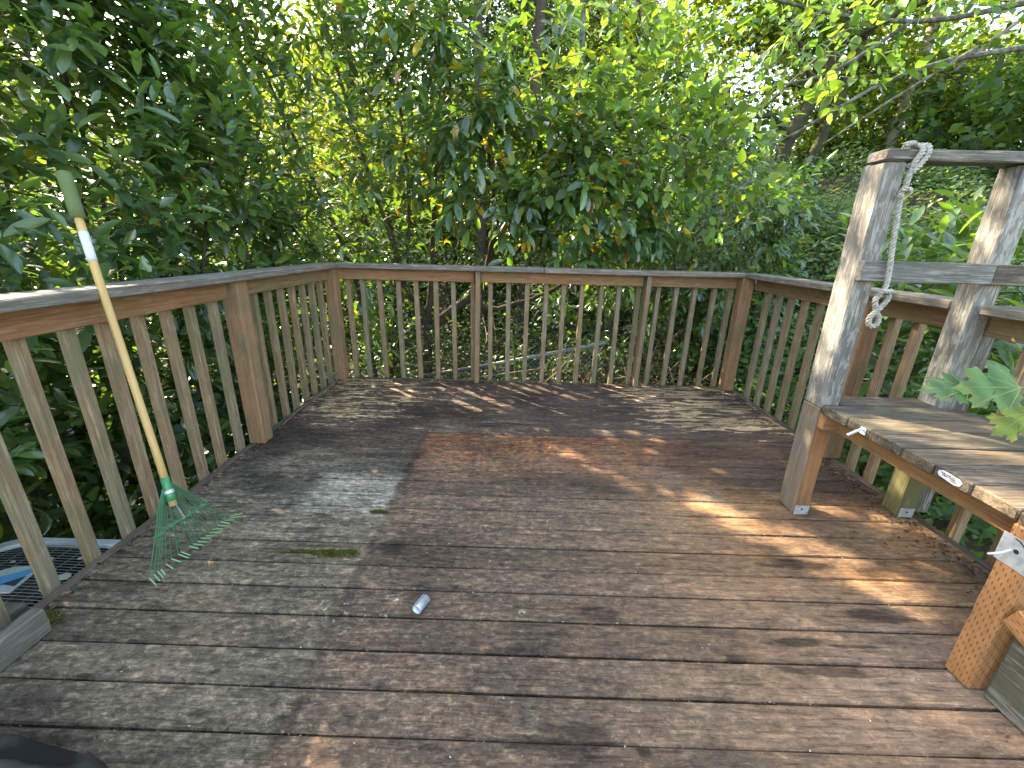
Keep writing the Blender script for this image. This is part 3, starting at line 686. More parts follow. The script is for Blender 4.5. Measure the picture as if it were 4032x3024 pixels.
# ================================================================== vegetation
def unit(a): return a / np.maximum(1e-9, np.linalg.norm(a, axis=-1, keepdims=True))
def leaf_tpl(stations, width, fold, droop, serr=0.0):
    """unit-length leaf along +X, returns verts and triangles"""
    v = [(0, 0, 0)]; f = []
    for (t_, w_) in stations:
        hw = w_ * width / 2; zc = -droop * t_ * t_
        v += [(t_ - serr, hw, zc + fold * hw), (t_, 0, zc), (t_ - serr, -hw, zc + fold * hw)]
    v.append((1, 0, -droop)); n = len(stations); last = len(v) - 1
    f += [(0, 2, 1), (0, 3, 2)]
    for i in range(n - 1):
        a = 1 + 3 * i; b = a + 3
        f += [(a, a + 1, b + 1), (a, b + 1, b), (a + 1, a + 2, b + 2), (a + 1, b + 2, b + 1)]
    a = 1 + 3 * (n - 1); f += [(a, a + 1, last), (a + 1, a + 2, last)]
    return np.array(v, float), np.array(f, int)
T_LAUREL = leaf_tpl([(.12, .5), (.35, .95), (.64, 1.0), (.87, .62)], .335, .34, .16)
T_OVATE = leaf_tpl([(.12, .7), (.38, 1.0), (.72, .62)], .62, .22, .14)
T_MID = leaf_tpl([(.2, .8), (.6, .9)], .50, .25, .15)
T_SMALL = leaf_tpl([(.45, 1.0)], .62, .25, .1)

# gaps in the foliage that let the sun through, as strips of floor they light: x0, y0, x1, y1, z, half width
GAPS = np.array([(-.508, 3.285, .02, 2.85, 0, .016), (-.205, 3.346, .36, 2.88, 0, .032), (.067, 3.333, .60, 3.0, 0, .016), (-.872, 3.209, -.777, 3.044, 0, .016),
    (-.42, 2.96, -.17, 2.76, 0, .028), (-.522, 2.76, -.403, 2.66, 0, .014), (.263, 3.386, .45, 3.2, 0, .015), (-.983, 3.269, -.886, 3.119, 0, .012), (.414, 2.66, .584, 2.45, 0, .012), (.45, 3.25, .8, 2.95, 0, .014), (.0, 3.42, .25, 3.25, 0, .016), (-.30, 3.10, -.12, 2.98, 0, .014), (.2, 2.95, .45, 2.74, 0, .028), (-.68, 3.36, -.55, 3.25, 0, .014), (.62, 2.62, .9, 2.46, 0, .016), (.75, 3.3, 1.2, 3.05, 0, .014), (-.1, 2.45, .05, 2.38, 0, .014), (1.0, 2.55, 1.15, 2.46, 0, .016),
    (.458, 2.03, .66, 1.85, 0, .020), (.84, 1.80, 1.02, 1.64, 0, .075), (.98, 1.64, 1.14, 1.48, 0, .08), (1.13, 1.50, 1.29, 1.34, 0, .07), (1.25, 1.39, 1.44, 1.18, 0, .08), (1.35, 1.78, 1.50, 1.67, 0, .03), (1.52, 1.76, 1.68, 1.62, 0, .035),
    (1.05, 2.13, 1.16, 2.0, 0, .022), (.744, 2.36, .851, 2.25, 0, .018), (.2, 2.30, .36, 2.13, 0, .016), (1.41, 1.30, 1.50, 1.16, 0, .04),
    (1.36, 1.51, 1.50, 1.33, .545, .03), (1.42, 1.36, 1.57, 1.18, .545, .035), (1.24, 1.05, 1.34, .95, .545, .03), (1.6, 1.45, 1.75, 1.30, .545, .03),
    (-1.52, 1.02, -1.42, 1.55, .95, .07), (-1.46, .8, -1.44, 1.15, .95, .05), (1.28, 1.72, 1.28, 1.72, 1.30, .05), (1.28, 1.72, 1.28, 1.72, 1.02, .045), (1.28, 1.72, 1.28, 1.72, .80, .03), (1.758, 1.70, 1.758, 1.70, 1.2, .05), (1.758, 1.70, 1.758, 1.70, .75, .05), (1.758, 1.70, 1.758, 1.70, .14, .03)])
SUN3 = np.array(sd)
def carve(pos, sc):
    keep = np.ones(len(pos), bool)
    for (x0, y0, x1, y1, z, r) in GAPS:
        k = (pos[:, 2] - z) / SUN3[2]; q = pos[:, :2] - SUN3[None, :2] * k[:, None]
        a = np.array([x0, y0]); ab = np.array([x1 - x0, y1 - y0]); l2 = max(1e-9, ab @ ab)
        u = np.clip(((q - a) @ ab) / l2, 0, 1); dd = np.linalg.norm(q - a - u[:, None] * ab, axis=1)
        keep &= ~((dd < r + .38 * np.minimum(sc, .16)) & (k > 0))
    return keep

def cloud(name, tpl, pos, R, scale, tint, mat, parent=None, kind='stuff'):
    if name in ('foliage', 'crown', 'woodland'):
        kp = carve(pos, scale); pos, R, scale, tint = pos[kp], R[kp], scale[kp], tint[kp]
    tv, tf = tpl; N = len(pos); nv = len(tv)
    V = pos[:, None, :] + scale[:, None, None] * np.einsum('nij,vj->nvi', R, tv)
    F = (tf[None] + (np.arange(N) * nv)[:, None, None]).reshape(-1, 3)
    me = bpy.data.meshes.new(name)
    me.vertices.add(N * nv); me.vertices.foreach_set('co', V.astype(np.float32).ravel())
    me.loops.add(len(F) * 3); me.loops.foreach_set('vertex_index', F.astype(np.int32).ravel())
    me.polygons.add(len(F)); me.polygons.foreach_set('loop_start', np.arange(0, len(F) * 3, 3, dtype=np.int32))
    me.polygons.foreach_set('use_smooth', np.ones(len(F), bool))
    me.update(calc_edges=True)
    at = me.attributes.new('tint', 'FLOAT_COLOR', 'POINT')
    col = np.ones((N, nv, 4), np.float32); col[:, :, :3] = tint[:, None, :]
    at.data.foreach_set('color', col.ravel())
    o = bpy.data.objects.new(name, me); link(o, mat, parent)
    if kind: o['kind'] = kind
    return o
def basis(x, nrm):
    x = unit(x); z = unit(nrm - x * np.sum(nrm * x, -1, keepdims=True)); y = np.cross(z, x)
    return np.stack([x, y, z], -1)

def shoots(P, D, ell, n, L, rng, a0=72, a1=28, droop=.25, tilt=.35, curve=.15, tipsize=.65):
    """leaves spiralling up S shoots; returns pos, R, scale, t, stem paths"""
    S_ = len(P); t_ = (np.arange(n) + .5) / n
    t_ = np.clip(t_[None] + rng.normal(0, .02, (S_, n)), 0.02, 1)
    up = np.array([0, 0, 1.0])
    pos = P[:, None] + D[:, None] * (ell[:, None, None] * t_[..., None]) + up * (curve * ell[:, None, None] * t_[..., None] ** 2)
    U = unit(np.cross(D, up + rng.normal(0, .1, D.shape))); Vv = np.cross(D, U)
    az = np.arange(n)[None] * 2.4 + rng.uniform(0, 6.28, (S_, 1)) + rng.normal(0, .25, (S_, n))
    an = np.radians(a0 + (a1 - a0) * t_ + rng.normal(0, 9, (S_, n)))
    ld = np.cos(an)[..., None] * D[:, None] + np.sin(an)[..., None] * (np.cos(az)[..., None] * U[:, None] + np.sin(az)[..., None] * Vv[:, None])
    ld[..., 2] -= droop * rng.uniform(.2, 1.2, (S_, n))
    ld = unit(ld)
    nr = np.broadcast_to(up, ld.shape) + .5 * D[:, None] + rng.normal(0, tilt, ld.shape)
    R = basis(ld, nr)
    sc = L * rng.uniform(.72, 1.12, (S_, n)) * (1 - (1 - tipsize) * np.clip((t_ - .75) / .25, 0, 1))
    return pos.reshape(-1, 3), R.reshape(-1, 3, 3), sc.ravel(), t_.ravel()

def ell_points(n, c, r, rng, shell=.5):
    d = unit(rng.normal(0, 1, (n, 3))); q = rng.uniform(shell ** 3, 1, n) ** (1 / 3)
    return np.array(c) + d * q[:, None] * np.array(r), d

Rc = np.array([[r2.x, r2.y, r2.z], [u2.x, u2.y, u2.z], [-fwd.x, -fwd.y, -fwd.z]])
def cam_dist(P):
    q = (P - np.array(CAM)) @ Rc.T; z = -q[:, 2]
    inside = (z > .3) & (np.abs(q[:, 0] / np.maximum(z, .01)) < 1.2) & (np.abs(q[:, 1] / np.maximum(z, .01)) < .9)
    return np.where(inside, z, 1e3)

LEAFMESH = {}
def leaf_mesh(tpl, key, tint, mat):
    k = (key, tuple(np.round(tint, 3)))
    if k not in LEAFMESH:
        me = bpy.data.meshes.new('leaf'); me.from_pydata([tuple(v) for v in tpl[0]], [], [tuple(int(i) for i in f) for f in tpl[1]])
        me.shade_smooth()
        at = me.attributes.new('tint', 'FLOAT_COLOR', 'POINT'); at.data.foreach_set('color', np.tile(np.array(list(tint) + [1], np.float32), len(tpl[0])))
        me.materials.append(mat); LEAFMESH[k] = me
    return LEAFMESH[k]
def leaves(parent, tpl, key, pos, R, sc, tint, mat, singles=300, palette=None, nm='foliage'):
    """the largest-seen leaves become parts of their own, the rest one mass"""
    kp = carve(pos, sc); pos, R, sc, tint = pos[kp], R[kp], sc[kp], tint[kp]
    if singles:
        d = cam_dist(pos) / sc; idx = np.argsort(d)[:singles]; idx = idx[d[idx] < 1e3 / sc.max()]
    else: idx = np.array([], int)
    pal = palette
    Wp = world_of(parent).inverted()
    for i in idx:
        pt = pal[int(np.argmin(((pal - tint[i]) ** 2).sum(1)))]
        o = bpy.data.objects.new('leaf', leaf_mesh(tpl, key, pt, mat)); C.objects.link(o); o.parent = parent
        m = Matrix.Identity(4)
        for a in range(3):
            for b in range(3): m[a][b] = float(R[i][a, b] * sc[i])
            m[a][3] = float(pos[i][a])
        o.matrix_basis = Wp @ m
    keep = np.ones(len(pos), bool); keep[idx] = False
    cloud(nm, tpl, pos[keep], R[keep], sc[keep], tint[keep], mat, parent)

def tints(n, pal, wts, rng, jit=.18):
    pal = np.array(pal); k = rng.choice(len(pal), n, p=np.array(wts) / sum(wts))
    return pal[k] * np.exp(rng.normal(0, jit, (n, 1))) * np.exp(rng.normal(0, jit * .3, (n, 3)))
def stem_tubes(name, P, D, ell, r, mat, parent, curve=.15, back=.0):
    mb = MB()
    for p, d, l in zip(P, D, ell):
        q = []
        for t_ in (-back / max(l, .01), 0, .33, .66, 1.0):
            v = p + d * l * t_ + np.array([0, 0, curve * l * t_ * abs(t_)]); q.append(tuple(v))
        mb.tube(q, [r * 1.3, r, r * .8, r * .55, r * .3], 4, False)
    return mb.make(name, mat, parent, True)
def limb(mb, pts, r0, r1, sides=7, wig=.0, rng=random):
    P = catmull(pts, 6)
    if wig: P = [p + Vector((rng.uniform(-wig, wig), rng.uniform(-wig, wig), rng.uniform(-wig, wig))) for p in P]
    n = len(P); mb.tube(P, [r0 + (r1 - r0) * (i / (n - 1)) ** .8 for i in range(n)], sides)
    return P

PAL_L = [(.054, .104, .048), (.084, .150, .058), (.12, .20, .062), (.165, .25, .070), (.11, .155, .095)]
WT_L = [3, 4, 2.5, 1.0, 1.5]
YEL = [(.42, .30, .03), (.50, .36, .06), (.40, .16, .03)]

def laurel(name, label, base, vols, nsh, rng, L=.145, nleaf=17, stems=8, out=(0, 0, 0), group=None, yellow=.0, droop=.25, single=300, updir=.75, stem_pts=None, young_lit=.0, ell=(.32, .62)):
    th = thing(name, label, 'shrub', base, group)
    Ps, Ds = [], []
    tot = sum(v[2] for v in vols)
    for (c_, r_, w_) in vols:
        k = int(nsh * w_ / tot); P, d = ell_points(k, c_, r_, rng, .45)
        D = unit(d * .75 + np.array([0, 0, updir]) + np.array(out) + rng.normal(0, .35, d.shape))
        Ps.append(P); Ds.append(D)
    P = np.concatenate(Ps); D = np.concatenate(Ds); el = rng.uniform(*ell, len(P))
    # keep the air over the deck and its railings clear
    end = P + D * el[:, None]
    ok = ~((end[:, 0] > -1.62) & (end[:, 1] < 3.60) & (end[:, 0] < 1.98)) & ~((P[:, 0] > -1.72) & (P[:, 1] < 3.70) & (P[:, 0] < 2.02)) & (P[:, 2] > base[2])
    ok &= ~((end[:, 0] > -2.75) & (end[:, 1] < 1.95) & (end[:, 2] < .05) & (end[:, 0] < -1.4))
    P, D, el = P[ok], D[ok], el[ok]
    pos, R, sc, t_ = shoots(P, D, el, nleaf, L, rng, droop=droop)
    bad = (pos[:, 0] > -1.56) & (pos[:, 1] < 3.52) & (pos[:, 0] < 1.95)
    pos, R, sc, t_ = pos[~bad], R[~bad], sc[~bad], t_[~bad]
    tn = tints(len(pos), PAL_L, WT_L, rng)
    yg = (t_ > .8) & (rng.random(len(pos)) < .45 + young_lit); tn[yg] = tn[yg] * .3 + np.array([.12, .20, .05]) * .8  # yellower tips: young growth, share raised to paint in sunlit leaves
    if yellow:
        m = rng.random(len(pos)) < yellow; tn[m] = np.array(YEL)[rng.integers(0, 3, m.sum())]
    pal = np.array(PAL_L + [(.10, .20, .035)] + YEL)
    leaves(th, T_LAUREL, 'laurel', pos, R, sc, tn, M['laurel'], single, pal)
    stem_tubes('twig', P, D, el, .004, M['stem'], th)['kind'] = 'stuff'
    if stem_pts is None:
        b = Vector(base)
        for k in range(stems):
            v = vols[rng.integers(0, len(vols))]
            top = Vector(v[0]) + Vector((rng.uniform(-.6, .6) * v[1][0], rng.uniform(-.6, .6) * v[1][1], rng.uniform(.1, .8) * v[1][2]))
            m_ = b.lerp(top, .45) + Vector((rng.uniform(-.3, .3), rng.uniform(-.25, .25), 0))
            s0 = b + Vector((rng.uniform(-.4, .4), rng.uniform(-.4, .4), -.1))
            mb = MB(); limb(mb, [s0, m_, top], .026, .007, 6, .008); mb.make('branch', M['bark'], th, True)
    else:
        for q, ra, rb_ in stem_pts:
            mb = MB(); limb(mb, q, ra, rb_, 9, .006); mb.make('branch', M['bark'], th, True)
    return th

rg = np.random.default_rng(5)
G1 = 'laurel bushes along the deck'
laurel('laurel_shrub', 'glossy dark green laurel bush at the far left beyond the rake and air conditioner', (-3.3, .9, -1.1),
       [((-3.15, 1.2, .85), (1.05, 1.4, 1.45), 3), ((-3.6, 1.6, 2.2), (.9, 1.7, .9), 1.6), ((-3.1, .6, -.3), (.8, .9, .8), 1), ((-3.3, 2.0, -.2), (.9, .8, .9), 1)], 700, rg, out=(.35, -.15, .1), group=G1, young_lit=.5, ell=(.35,.7))  # high share of pale tips paints this bush as sunlit
laurel('laurel_shrub', 'tall laurel bush beside the left railing, with shoots arching over it', (-2.9, 2.8, -1.1),
       [((-2.95, 2.8, 1.0), (1.15, 1.15, 1.6), 4), ((-2.7, 2.9, -.2), (.8, 1.1, .9), 1.6), ((-2.2, 3.3, 1.15), (.45, .6, .8), 1), ((-2.45, 2.7, 2.15), (.35, .40, .30), .6)], 960, rg, out=(.4, -.3, .1), group=G1, yellow=.003, young_lit=.3)  # last small clump added to block a sun patch on the deck
laurel('laurel_shrub', 'tall dark-stemmed laurel behind the left back corner of the deck', (-2.0, 4.7, -1.1),
       [((-2.1, 4.5, 1.6), (1.0, .7, 1.6), 4), ((-1.7, 4.4, 3.1), (1.1, .8, .9), 1.5), ((-2.1, 4.4, 0.0), (1.0, .6, .9), .8)], 560, rg, out=(.1, -.35, .15), group=G1, yellow=.012,
       stem_pts=[([(-1.55, 4.75, -1.1), (-1.35, 4.7, .5), (-1.30, 4.65, 1.0), (-1.55, 4.6, 1.9), (-1.85, 4.6, 3.2)], .035, .012),
                 ([(-1.50, 4.8, -1.1), (-1.28, 4.75, .6), (-1.15, 4.7, 1.4), (-1.20, 4.7, 2.6), (-1.3, 4.7, 3.4)], .030, .010),
                 ([(-1.6, 4.7, -1.1), (-1.75, 4.7, .6), (-2.15, 4.7, 1.8), (-2.7, 4.7, 3.2)], .035, .012),
                 ([(-1.7, 4.8, -1.1), (-2.05, 4.8, .4), (-2.5, 4.9, 1.5), (-3.1, 5.0, 2.6)], .03, .010)], ell=(.4, .75))
# central laurel with crooked trunk, drooping leaves, some yellow
laurel('laurel_tree', 'laurel with crooked dark trunk and drooping yellowing leaves behind the back railing', (-.95, 5.0, -1.15),
       [((-.2, 4.25, 1.75), (.85, .45, .50), 2.6), ((.6, 4.3, 1.50), (.75, .45, .40), 1.7), ((-.85, 4.4, 2.2), (.7, .45, .6), 1.1), ((-.2, 4.8, 2.9), (1.2, .6, .7), 1), ((.4, 4.35, 1.12), (.9, .35, .2), .6)], 330, rg, yellow=.045, droop=.85, updir=.45,
       L=.19, nleaf=12, out=(0, -.35, 0), stem_pts=[
           ([(-1.15, 5.0, -1.15), (-1.10, 5.0, -.3), (-1.08, 5.0, .15), (-1.22, 5.0, .50), (-1.32, 5.0, .72), (-1.5, 5.05, 1.5)], .085, .03),
           ([(-1.10, 5.0, .05), (-.95, 5.0, .22), (-.80, 5.0, .35), (-.57, 5.0, .53), (-.42, 5.0, .72), (-.32, 4.95, 1.0), (-.25, 4.6, 1.4), (-.3, 4.4, 2.0)], .075, .025),
           ([(-.55, 5.0, .52), (-.30, 5.0, .40), (-.05, 5.0, .46), (.33, 5.0, .60), (.9, 4.95, .95), (1.5, 4.9, 1.4)], .042, .014),
           ([(-.40, 5.0, .74), (-.15, 4.95, .90), (.15, 4.9, 1.25), (.7, 4.8, 1.7)], .030, .010),
           ([(-1.08, 5.0, .2), (-1.0, 5.0, .7), (-.95, 4.95, 1.4), (-.85, 4.9, 2.4), (-.8, 4.9, 3.3)], .045, .012)])
laurel('laurel_shrub', 'laurel with hanging leaves beyond the right back corner of the deck', (2.2, 5.3, -.9),
       [((2.1, 5.2, 1.2), (.9, .7, .75), 3), ((1.3, 5.3, .4), (.9, .5, .6), 1.2), ((2.6, 5.0, .3), (.7, .6, .6), 1)], 330, rg, droop=.7, updir=.5, out=(-.1, -.35, 0), group=G1, yellow=.01, single=200)
laurel('laurel_shrub', 'bright laurel shoots behind the bench beyond the right railing', (2.75, 2.6, -.8),
       [((2.55, 2.65, .62), (.38, .35, .40), 2.4), ((2.9, 2.2, -.1), (.5, .7, .5), 1.2), ((2.45, 2.0, .35), (.25, .5, .3), .8)], 90, rg, L=.175, nleaf=13, out=(-.1, -.1, .5), group=G1, single=260, stems=4, updir=1.3, young_lit=.4, ell=(.4, .7))

# light green broad-leaved branch, upper right of centre
def broadleaf(name, label, cat, base, vols, nsh, rng, tpl, key, L, pal, wts, mat, limbs, bark, nleaf=10, ell=(.25, .5), droop=.3, single=0, updir=.2, out=(0, 0, 0), group=None, twr=.003):
    th = thing(name, label, cat, base, group)
    Ps, Ds = [], []; tot = sum(v[2] for v in vols)
    for (c_, r_, w_) in vols:
        P, d = ell_points(int(nsh * w_ / tot), c_, r_, rng, .2)
        Ps.append(P); Ds.append(unit(d * .6 + np.array([0, 0, updir]) + np.array(out) + rng.normal(0, .5, d.shape)))
    P = np.concatenate(Ps); D = np.concatenate(Ds); el = rng.uniform(*ell, len(P))
    end = P + D * el[:, None]
    ok = ~((end[:, 0] > -1.62) & (end[:, 1] < 3.60) & (end[:, 0] < 1.98) & (end[:, 2] < 2.9)) & ~((P[:, 0] > -1.72) & (P[:, 1] < 3.70) & (P[:, 0] < 2.02) & (P[:, 2] < 2.9))
    P, D, el = P[ok], D[ok], el[ok]
    pos, R, sc, t_ = shoots(P, D, el, nleaf, L, rng, droop=droop, tilt=.45, curve=-.1)
    tn = tints(len(pos), pal, wts, rng, .2)
    leaves(th, tpl, key, pos, R, sc, tn, mat, single, np.array(pal))
    stem_tubes('twig', P, D, el, twr, bark, th, curve=-.1, back=.12)['kind'] = 'stuff'
    for q, ra, rb_ in limbs:
        mb = MB(); limb(mb, q, ra, rb_, 8, ra * .12); mb.make('branch', bark, th, True)
    return th
PAL_B = [(.14, .24, .06), (.19, .30, .075), (.11, .20, .06), (.26, .32, .06), (.10, .17, .07)]
broadleaf('broadleaf_shrub', 'light green broad-leaved shrub with pale lichened twigs above the back railing', 'shrub', (1.3, 5.0, -1.1),
          [((1.05, 3.95, 1.98), (.60, .30, .38), 3.4), ((1.65, 3.9, 1.78), (.40, .28, .30), 1.4), ((.35, 3.9, 1.62), (.40, .22, .16), .9), ((1.0, 4.2, 2.55), (.7, .4, .45), 1.6), ((2.3, 4.1, 2.7), (.8, .4, .35), 1.2)], 190, rg, T_OVATE, 'ovate', .118, PAL_B, [3, 3, 2, 1, 1], M['soft'],
          [([(1.3, 5.2, -1.1), (1.0, 5.1, 1.0), (.62, 5.0, 2.4), (.5, 5.0, 4.2)], .05, .03), ([(.65, 5.0, 2.3), (1.0, 4.3, 2.2), (1.45, 3.9, 1.95), (1.95, 3.85, 1.62)], .016, .005), ([(1.2, 4.1, 2.1), (1.35, 3.9, 1.85), (1.3, 3.85, 1.6)], .009, .003),
           ([(1.0, 5.1, 1.2), (1.5, 4.7, 1.7), (2.0, 4.4, 2.2), (2.7, 4.4, 2.9)], .02, .008), ([(.9, 4.6, 1.7), (.5, 4.1, 1.72), (.1, 3.9, 1.55)], .012, .004)], M['lichen_bark'], single=300, nleaf=9)
# vine tangle low behind the left railing and behind the right railing
PAL_V = [(.040, .085, .035), (.06, .12, .045), (.03, .06, .03), (.10, .16, .05)]
def tangle(name, label, boxes, n, rng, L, pal, wts, tpl=T_OVATE, mat='soft', twigs=0, single=0, key='ovate', cat='vine', twmat='twig'):
    th = thing(name, label, cat, tuple(np.array(boxes[0][0])))
    pos = []; tot = sum(b[2] for b in boxes)
    for (lo, hi, w_) in boxes:
        k = int(n * w_ / tot); nc = max(1, k // 9)
        cc = rng.uniform(lo, hi, (nc, 3)); p = cc[rng.integers(0, nc, k)] + rng.normal(0, 1, (k, 3)) * np.array([.09, .09, .06]); pos.append(p)
    pos = np.concatenate(pos)
    bad = (pos[:, 0] > -1.60) & (pos[:, 1] < 3.57) & (pos[:, 0] < 1.94); pos = pos[~bad]
    x = rng.normal(0, 1, pos.shape); x[:, 2] = x[:, 2] * .35 - .25
    nr = np.array([0, 0, 1.0]) + rng.normal(0, .45, pos.shape) + np.array([0, -.35, 0])
    R = basis(x, nr); sc = L * rng.uniform(.6, 1.25, len(pos))
    leaves(th, tpl, key, pos, R, sc, tints(len(pos), pal, wts, rng), M[mat], single, np.array(pal))
    if twigs:
        mb = MB()
        for _ in range(twigs):
            lo, hi, w_ = boxes[rng.integers(0, len(boxes))]
            p = rng.uniform(lo, hi); d = unit(rng.normal(0, 1, 3) * np.array([1, 1, .55])); l = rng.uniform(.2, .8)
            q = [p - d * l / 2, p + rng.normal(0, .05, 3), p + d * l / 2 + rng.normal(0, .05, 3)]
            if any((a[0] > -1.60) and (a[1] < 3.57) and (a[0] < 1.94) for a in q): continue
            mb.tube(catmull(q, 3), rng.uniform(.0015, .006), 4, False)
        o = mb.make('dead_twig', M[twmat], th, True); o['kind'] = 'stuff'
    return th
tangle('climbing_vine', 'broad-leaved vine tangle low behind the left railing balusters', [((-2.7, 1.9, -.95), (-1.75, 3.6, .25), 1), ((-3.4, 1.9, -1.0), (-2.7, 3.2, .1), .7)], 3600, rg, .075, PAL_V, [3, 3, 3, 1], twigs=60, single=200)
tangle('ivy', 'mid-green ivy and creeper low behind the right railing', [((2.05, 1.6, -.9), (2.9, 3.7, .05), 1.2), ((2.1, 3.4, -.8), (3.2, 4.6, .45), 1)], 4200, rg, .065, [(.06, .15, .035), (.09, .19, .045), (.045, .11, .035), (.14, .24, .06)], [3, 3, 2, 1], twigs=70, single=200)
tangle('undergrowth', 'small-leaved undergrowth below and behind the laurel trunk', [((-2.2, 4.0, -1.0), (.6, 6.2, .35), 1.6), ((.4, 4.0, -1.0), (2.4, 6.2, .15), 1), ((-2.5, 5.5, -.6), (2.5, 7.5, 1.0), 1.3)], 15000, rg, .055, PAL_V + [(.16, .25, .04), (.035, .075, .022)], [3, 3, 3, 2, 2, 2], tpl=T_MID, key='mid', twigs=260, cat='undergrowth')
tangle('dead_brush', 'heap of brown dead twigs and leaves behind the right half of the back railing', [((.35, 3.75, -.75), (1.9, 4.5, -.05), 1.4), ((-.2, 3.8, -.8), (.5, 4.4, -.35), .6)], 800, rg, .055, [(.16, .09, .05), (.22, .14, .08), (.09, .06, .04), (.07, .13, .04)], [3, 2, 2, 2], tpl=T_MID, key='mid', twigs=420, cat='brush')

# bramble bank on the right
def bank_h(x, y):
    u = np.clip((y - 3.2) / 5.0, 0, 1); w_ = np.clip((x - 1.9) / 1.6, 0, 1)
    return -.4 + 3.0 * (u ** .7) * w_ + .18 * np.sin(x * 2.1 + y) + .12 * np.sin(x * 4.7 - y * 2.3)
th = thing('bramble_bank', 'dense small-leaved bramble bank rising behind the right back corner', 'bramble', (4.5, 6, -.5))
n = 52000; xy = np.stack([rg.uniform(2.1, 11.5, n), rg.uniform(3.0, 9.2, n)], -1)
xy[: n // 3, 0] = rg.uniform(2.4, 6.0, n // 3); xy[: n // 3, 1] = rg.uniform(2.4, 6.5, n // 3)
z = bank_h(xy[:, 0], xy[:, 1]) + rg.normal(0, .09, n) - rg.exponential(.10, n)
pos = np.column_stack([xy, z]); nc = 26
ok = ~((pos[:, 0] < 2.15) & (pos[:, 1] < 3.6)); pos = pos[ok]
x = rg.normal(0, 1, pos.shape); x[:, 2] = x[:, 2] * .3 - .25
nr = np.array([-.25, -.55, .9]) + rg.normal(0, .4, pos.shape)
cloud('foliage', T_MID, pos, basis(x, nr), .072 * rg.uniform(.6, 1.3, len(pos)), tints(len(pos), [(.11, .18, .065), (.085, .15, .055), (.15, .23, .07), (.19, .26, .08)], [3, 3, 2, 1], rg), M['soft'], th)
bv = []; bf = []
for j in range(16):
    for i in range(22):
        xx = 2.3 + i * .45; yy = 2.9 + j * .42; bv.append((xx, yy, float(bank_h(np.array(xx), np.array(yy))) - .38))
for j in range(15):
    for i in range(21): bf.append((j * 22 + i, j * 22 + i + 1, (j + 1) * 22 + i + 1, (j + 1) * 22 + i))
bs = mk('bank_soil', bv, bf, bpy.data.materials['forest_floor'], smooth=True); bs['kind'] = 'structure'

# ------------------------------------------------------------------ trees behind
def tree(name, label, base, trunk_limbs, vols, ncl, per, L, pal, wts, bark, rng, group='trees behind the deck', flat=.35, spread=.38, tpl=T_SMALL, cat='tree'):
    th = thing(name, label, cat, base, group)
    first = True
    for q, ra, rb_ in trunk_limbs:
        mb = MB(); limb(mb, q, ra, rb_, 10, ra * .10); mb.make('trunk' if first else 'branch', bark, th, True); first = False
    tot = sum(v[2] for v in vols); cc = []
    for (c_, r_, w_) in vols:
        P, d = ell_points(int(ncl * w_ / tot), c_, r_, rng, .15); cc.append(P)
    cc = np.concatenate(cc)
    if 'alder' in name: cc = cc[(cc[:, 0] - SUN3[0] * cc[:, 2] / SUN3[2]) > -.6]  # added alder keeps only the leaf clusters that throw shade on the deck
    k = len(cc)
    pos = np.repeat(cc, per, 0) + rng.normal(0, 1, (k * per, 3)) * np.array([spread, spread, spread * flat]) * np.repeat(rng.uniform(.6, 1.3, k), per)[:, None]
    x = rng.normal(0, 1, pos.shape); x[:, 2] = x[:, 2] * .4 - .2
    nr = np.array([0, 0, 1.0]) + rng.normal(0, .5, pos.shape)
    tn = tints(len(pos), pal, wts, rng) * np.repeat(np.exp(rng.normal(0, .18, (k, 1))), per, 0)
    cloud('crown', tpl, pos, basis(x, nr), L * rng.uniform(.6, 1.3, len(pos)), tn, M['far'], th)
    mb = MB()
    for p in cc[:: max(1, k // 60)]:
        d = unit(rng.normal(0, 1, 3)) * .5; mb.tube([tuple(p - d), tuple(p), tuple(p + d * .6)], .012, 4, False)
    o = mb.make('twig', bark, th, True); o['kind'] = 'stuff'
    return th
MAP = [(.12, .20, .035), (.17, .25, .045), (.07, .12, .03), (.24, .27, .05)]
tree('maple_tree', 'mossy leaning maple with two dark trunks above the bramble bank', (4.9, 9.0, -.5),
     [([(4.7, 9.2, -.5), (4.80, 9.0, 1.6), (4.91, 9.0, 2.87), (5.25, 9.0, 3.7), (5.6, 9.0, 4.85), (6.0, 9.0, 7)], .17, .08),
      ([(4.95, 9.1, 1.6), (5.40, 9.0, 2.5), (5.62, 9.0, 3.3), (5.95, 9.0, 4.9), (6.3, 9, 6.5)], .13, .07),
      ([(5.0, 9.0, 3.1), (4.3, 8.4, 3.3), (3.6, 8.0, 3.2), (3.0, 7.7, 3.4)], .06, .015), ([(5.6, 9.0, 4.6), (6.6, 8.4, 5.0), (8, 8.0, 4.7)], .06, .015),
      ([(5.3, 9.0, 3.8), (4.5, 8.6, 4.6), (3.6, 8.3, 5.3)], .05, .015)],
     [((6.2, 10.2, 5.2), (2.4, 1.2, 1.9), 3), ((4.2, 9.6, 6.0), (1.8, 1.2, 1.2), 1)], 170, 60, .15, MAP, [3, 3, 2, 1], M['moss_bark'], rg)
tree('maple_tree', 'pale-barked tree with bright yellow-green crown behind the bench top bar', (7.6, 10.5, -.4),
     [([(7.9, 10.8, -.4), (7.95, 10.6, 2), (8.1, 10.5, 4.2), (8.3, 10.4, 6.5)], .17, .09), ([(8.1, 10.5, 4.0), (9.2, 10, 5.2), (10.2, 10, 6)], .07, .02)],
     [((8.8, 11.5, 4.6), (2.6, 1.2, 1.8), 3), ((11, 11, 4), (2.2, 1.2, 1.8), 2)], 200, 60, .15, [(.19, .27, .04), (.26, .32, .05), (.10, .16, .03)], [3, 2, 2], M['pale_bark'], rg)
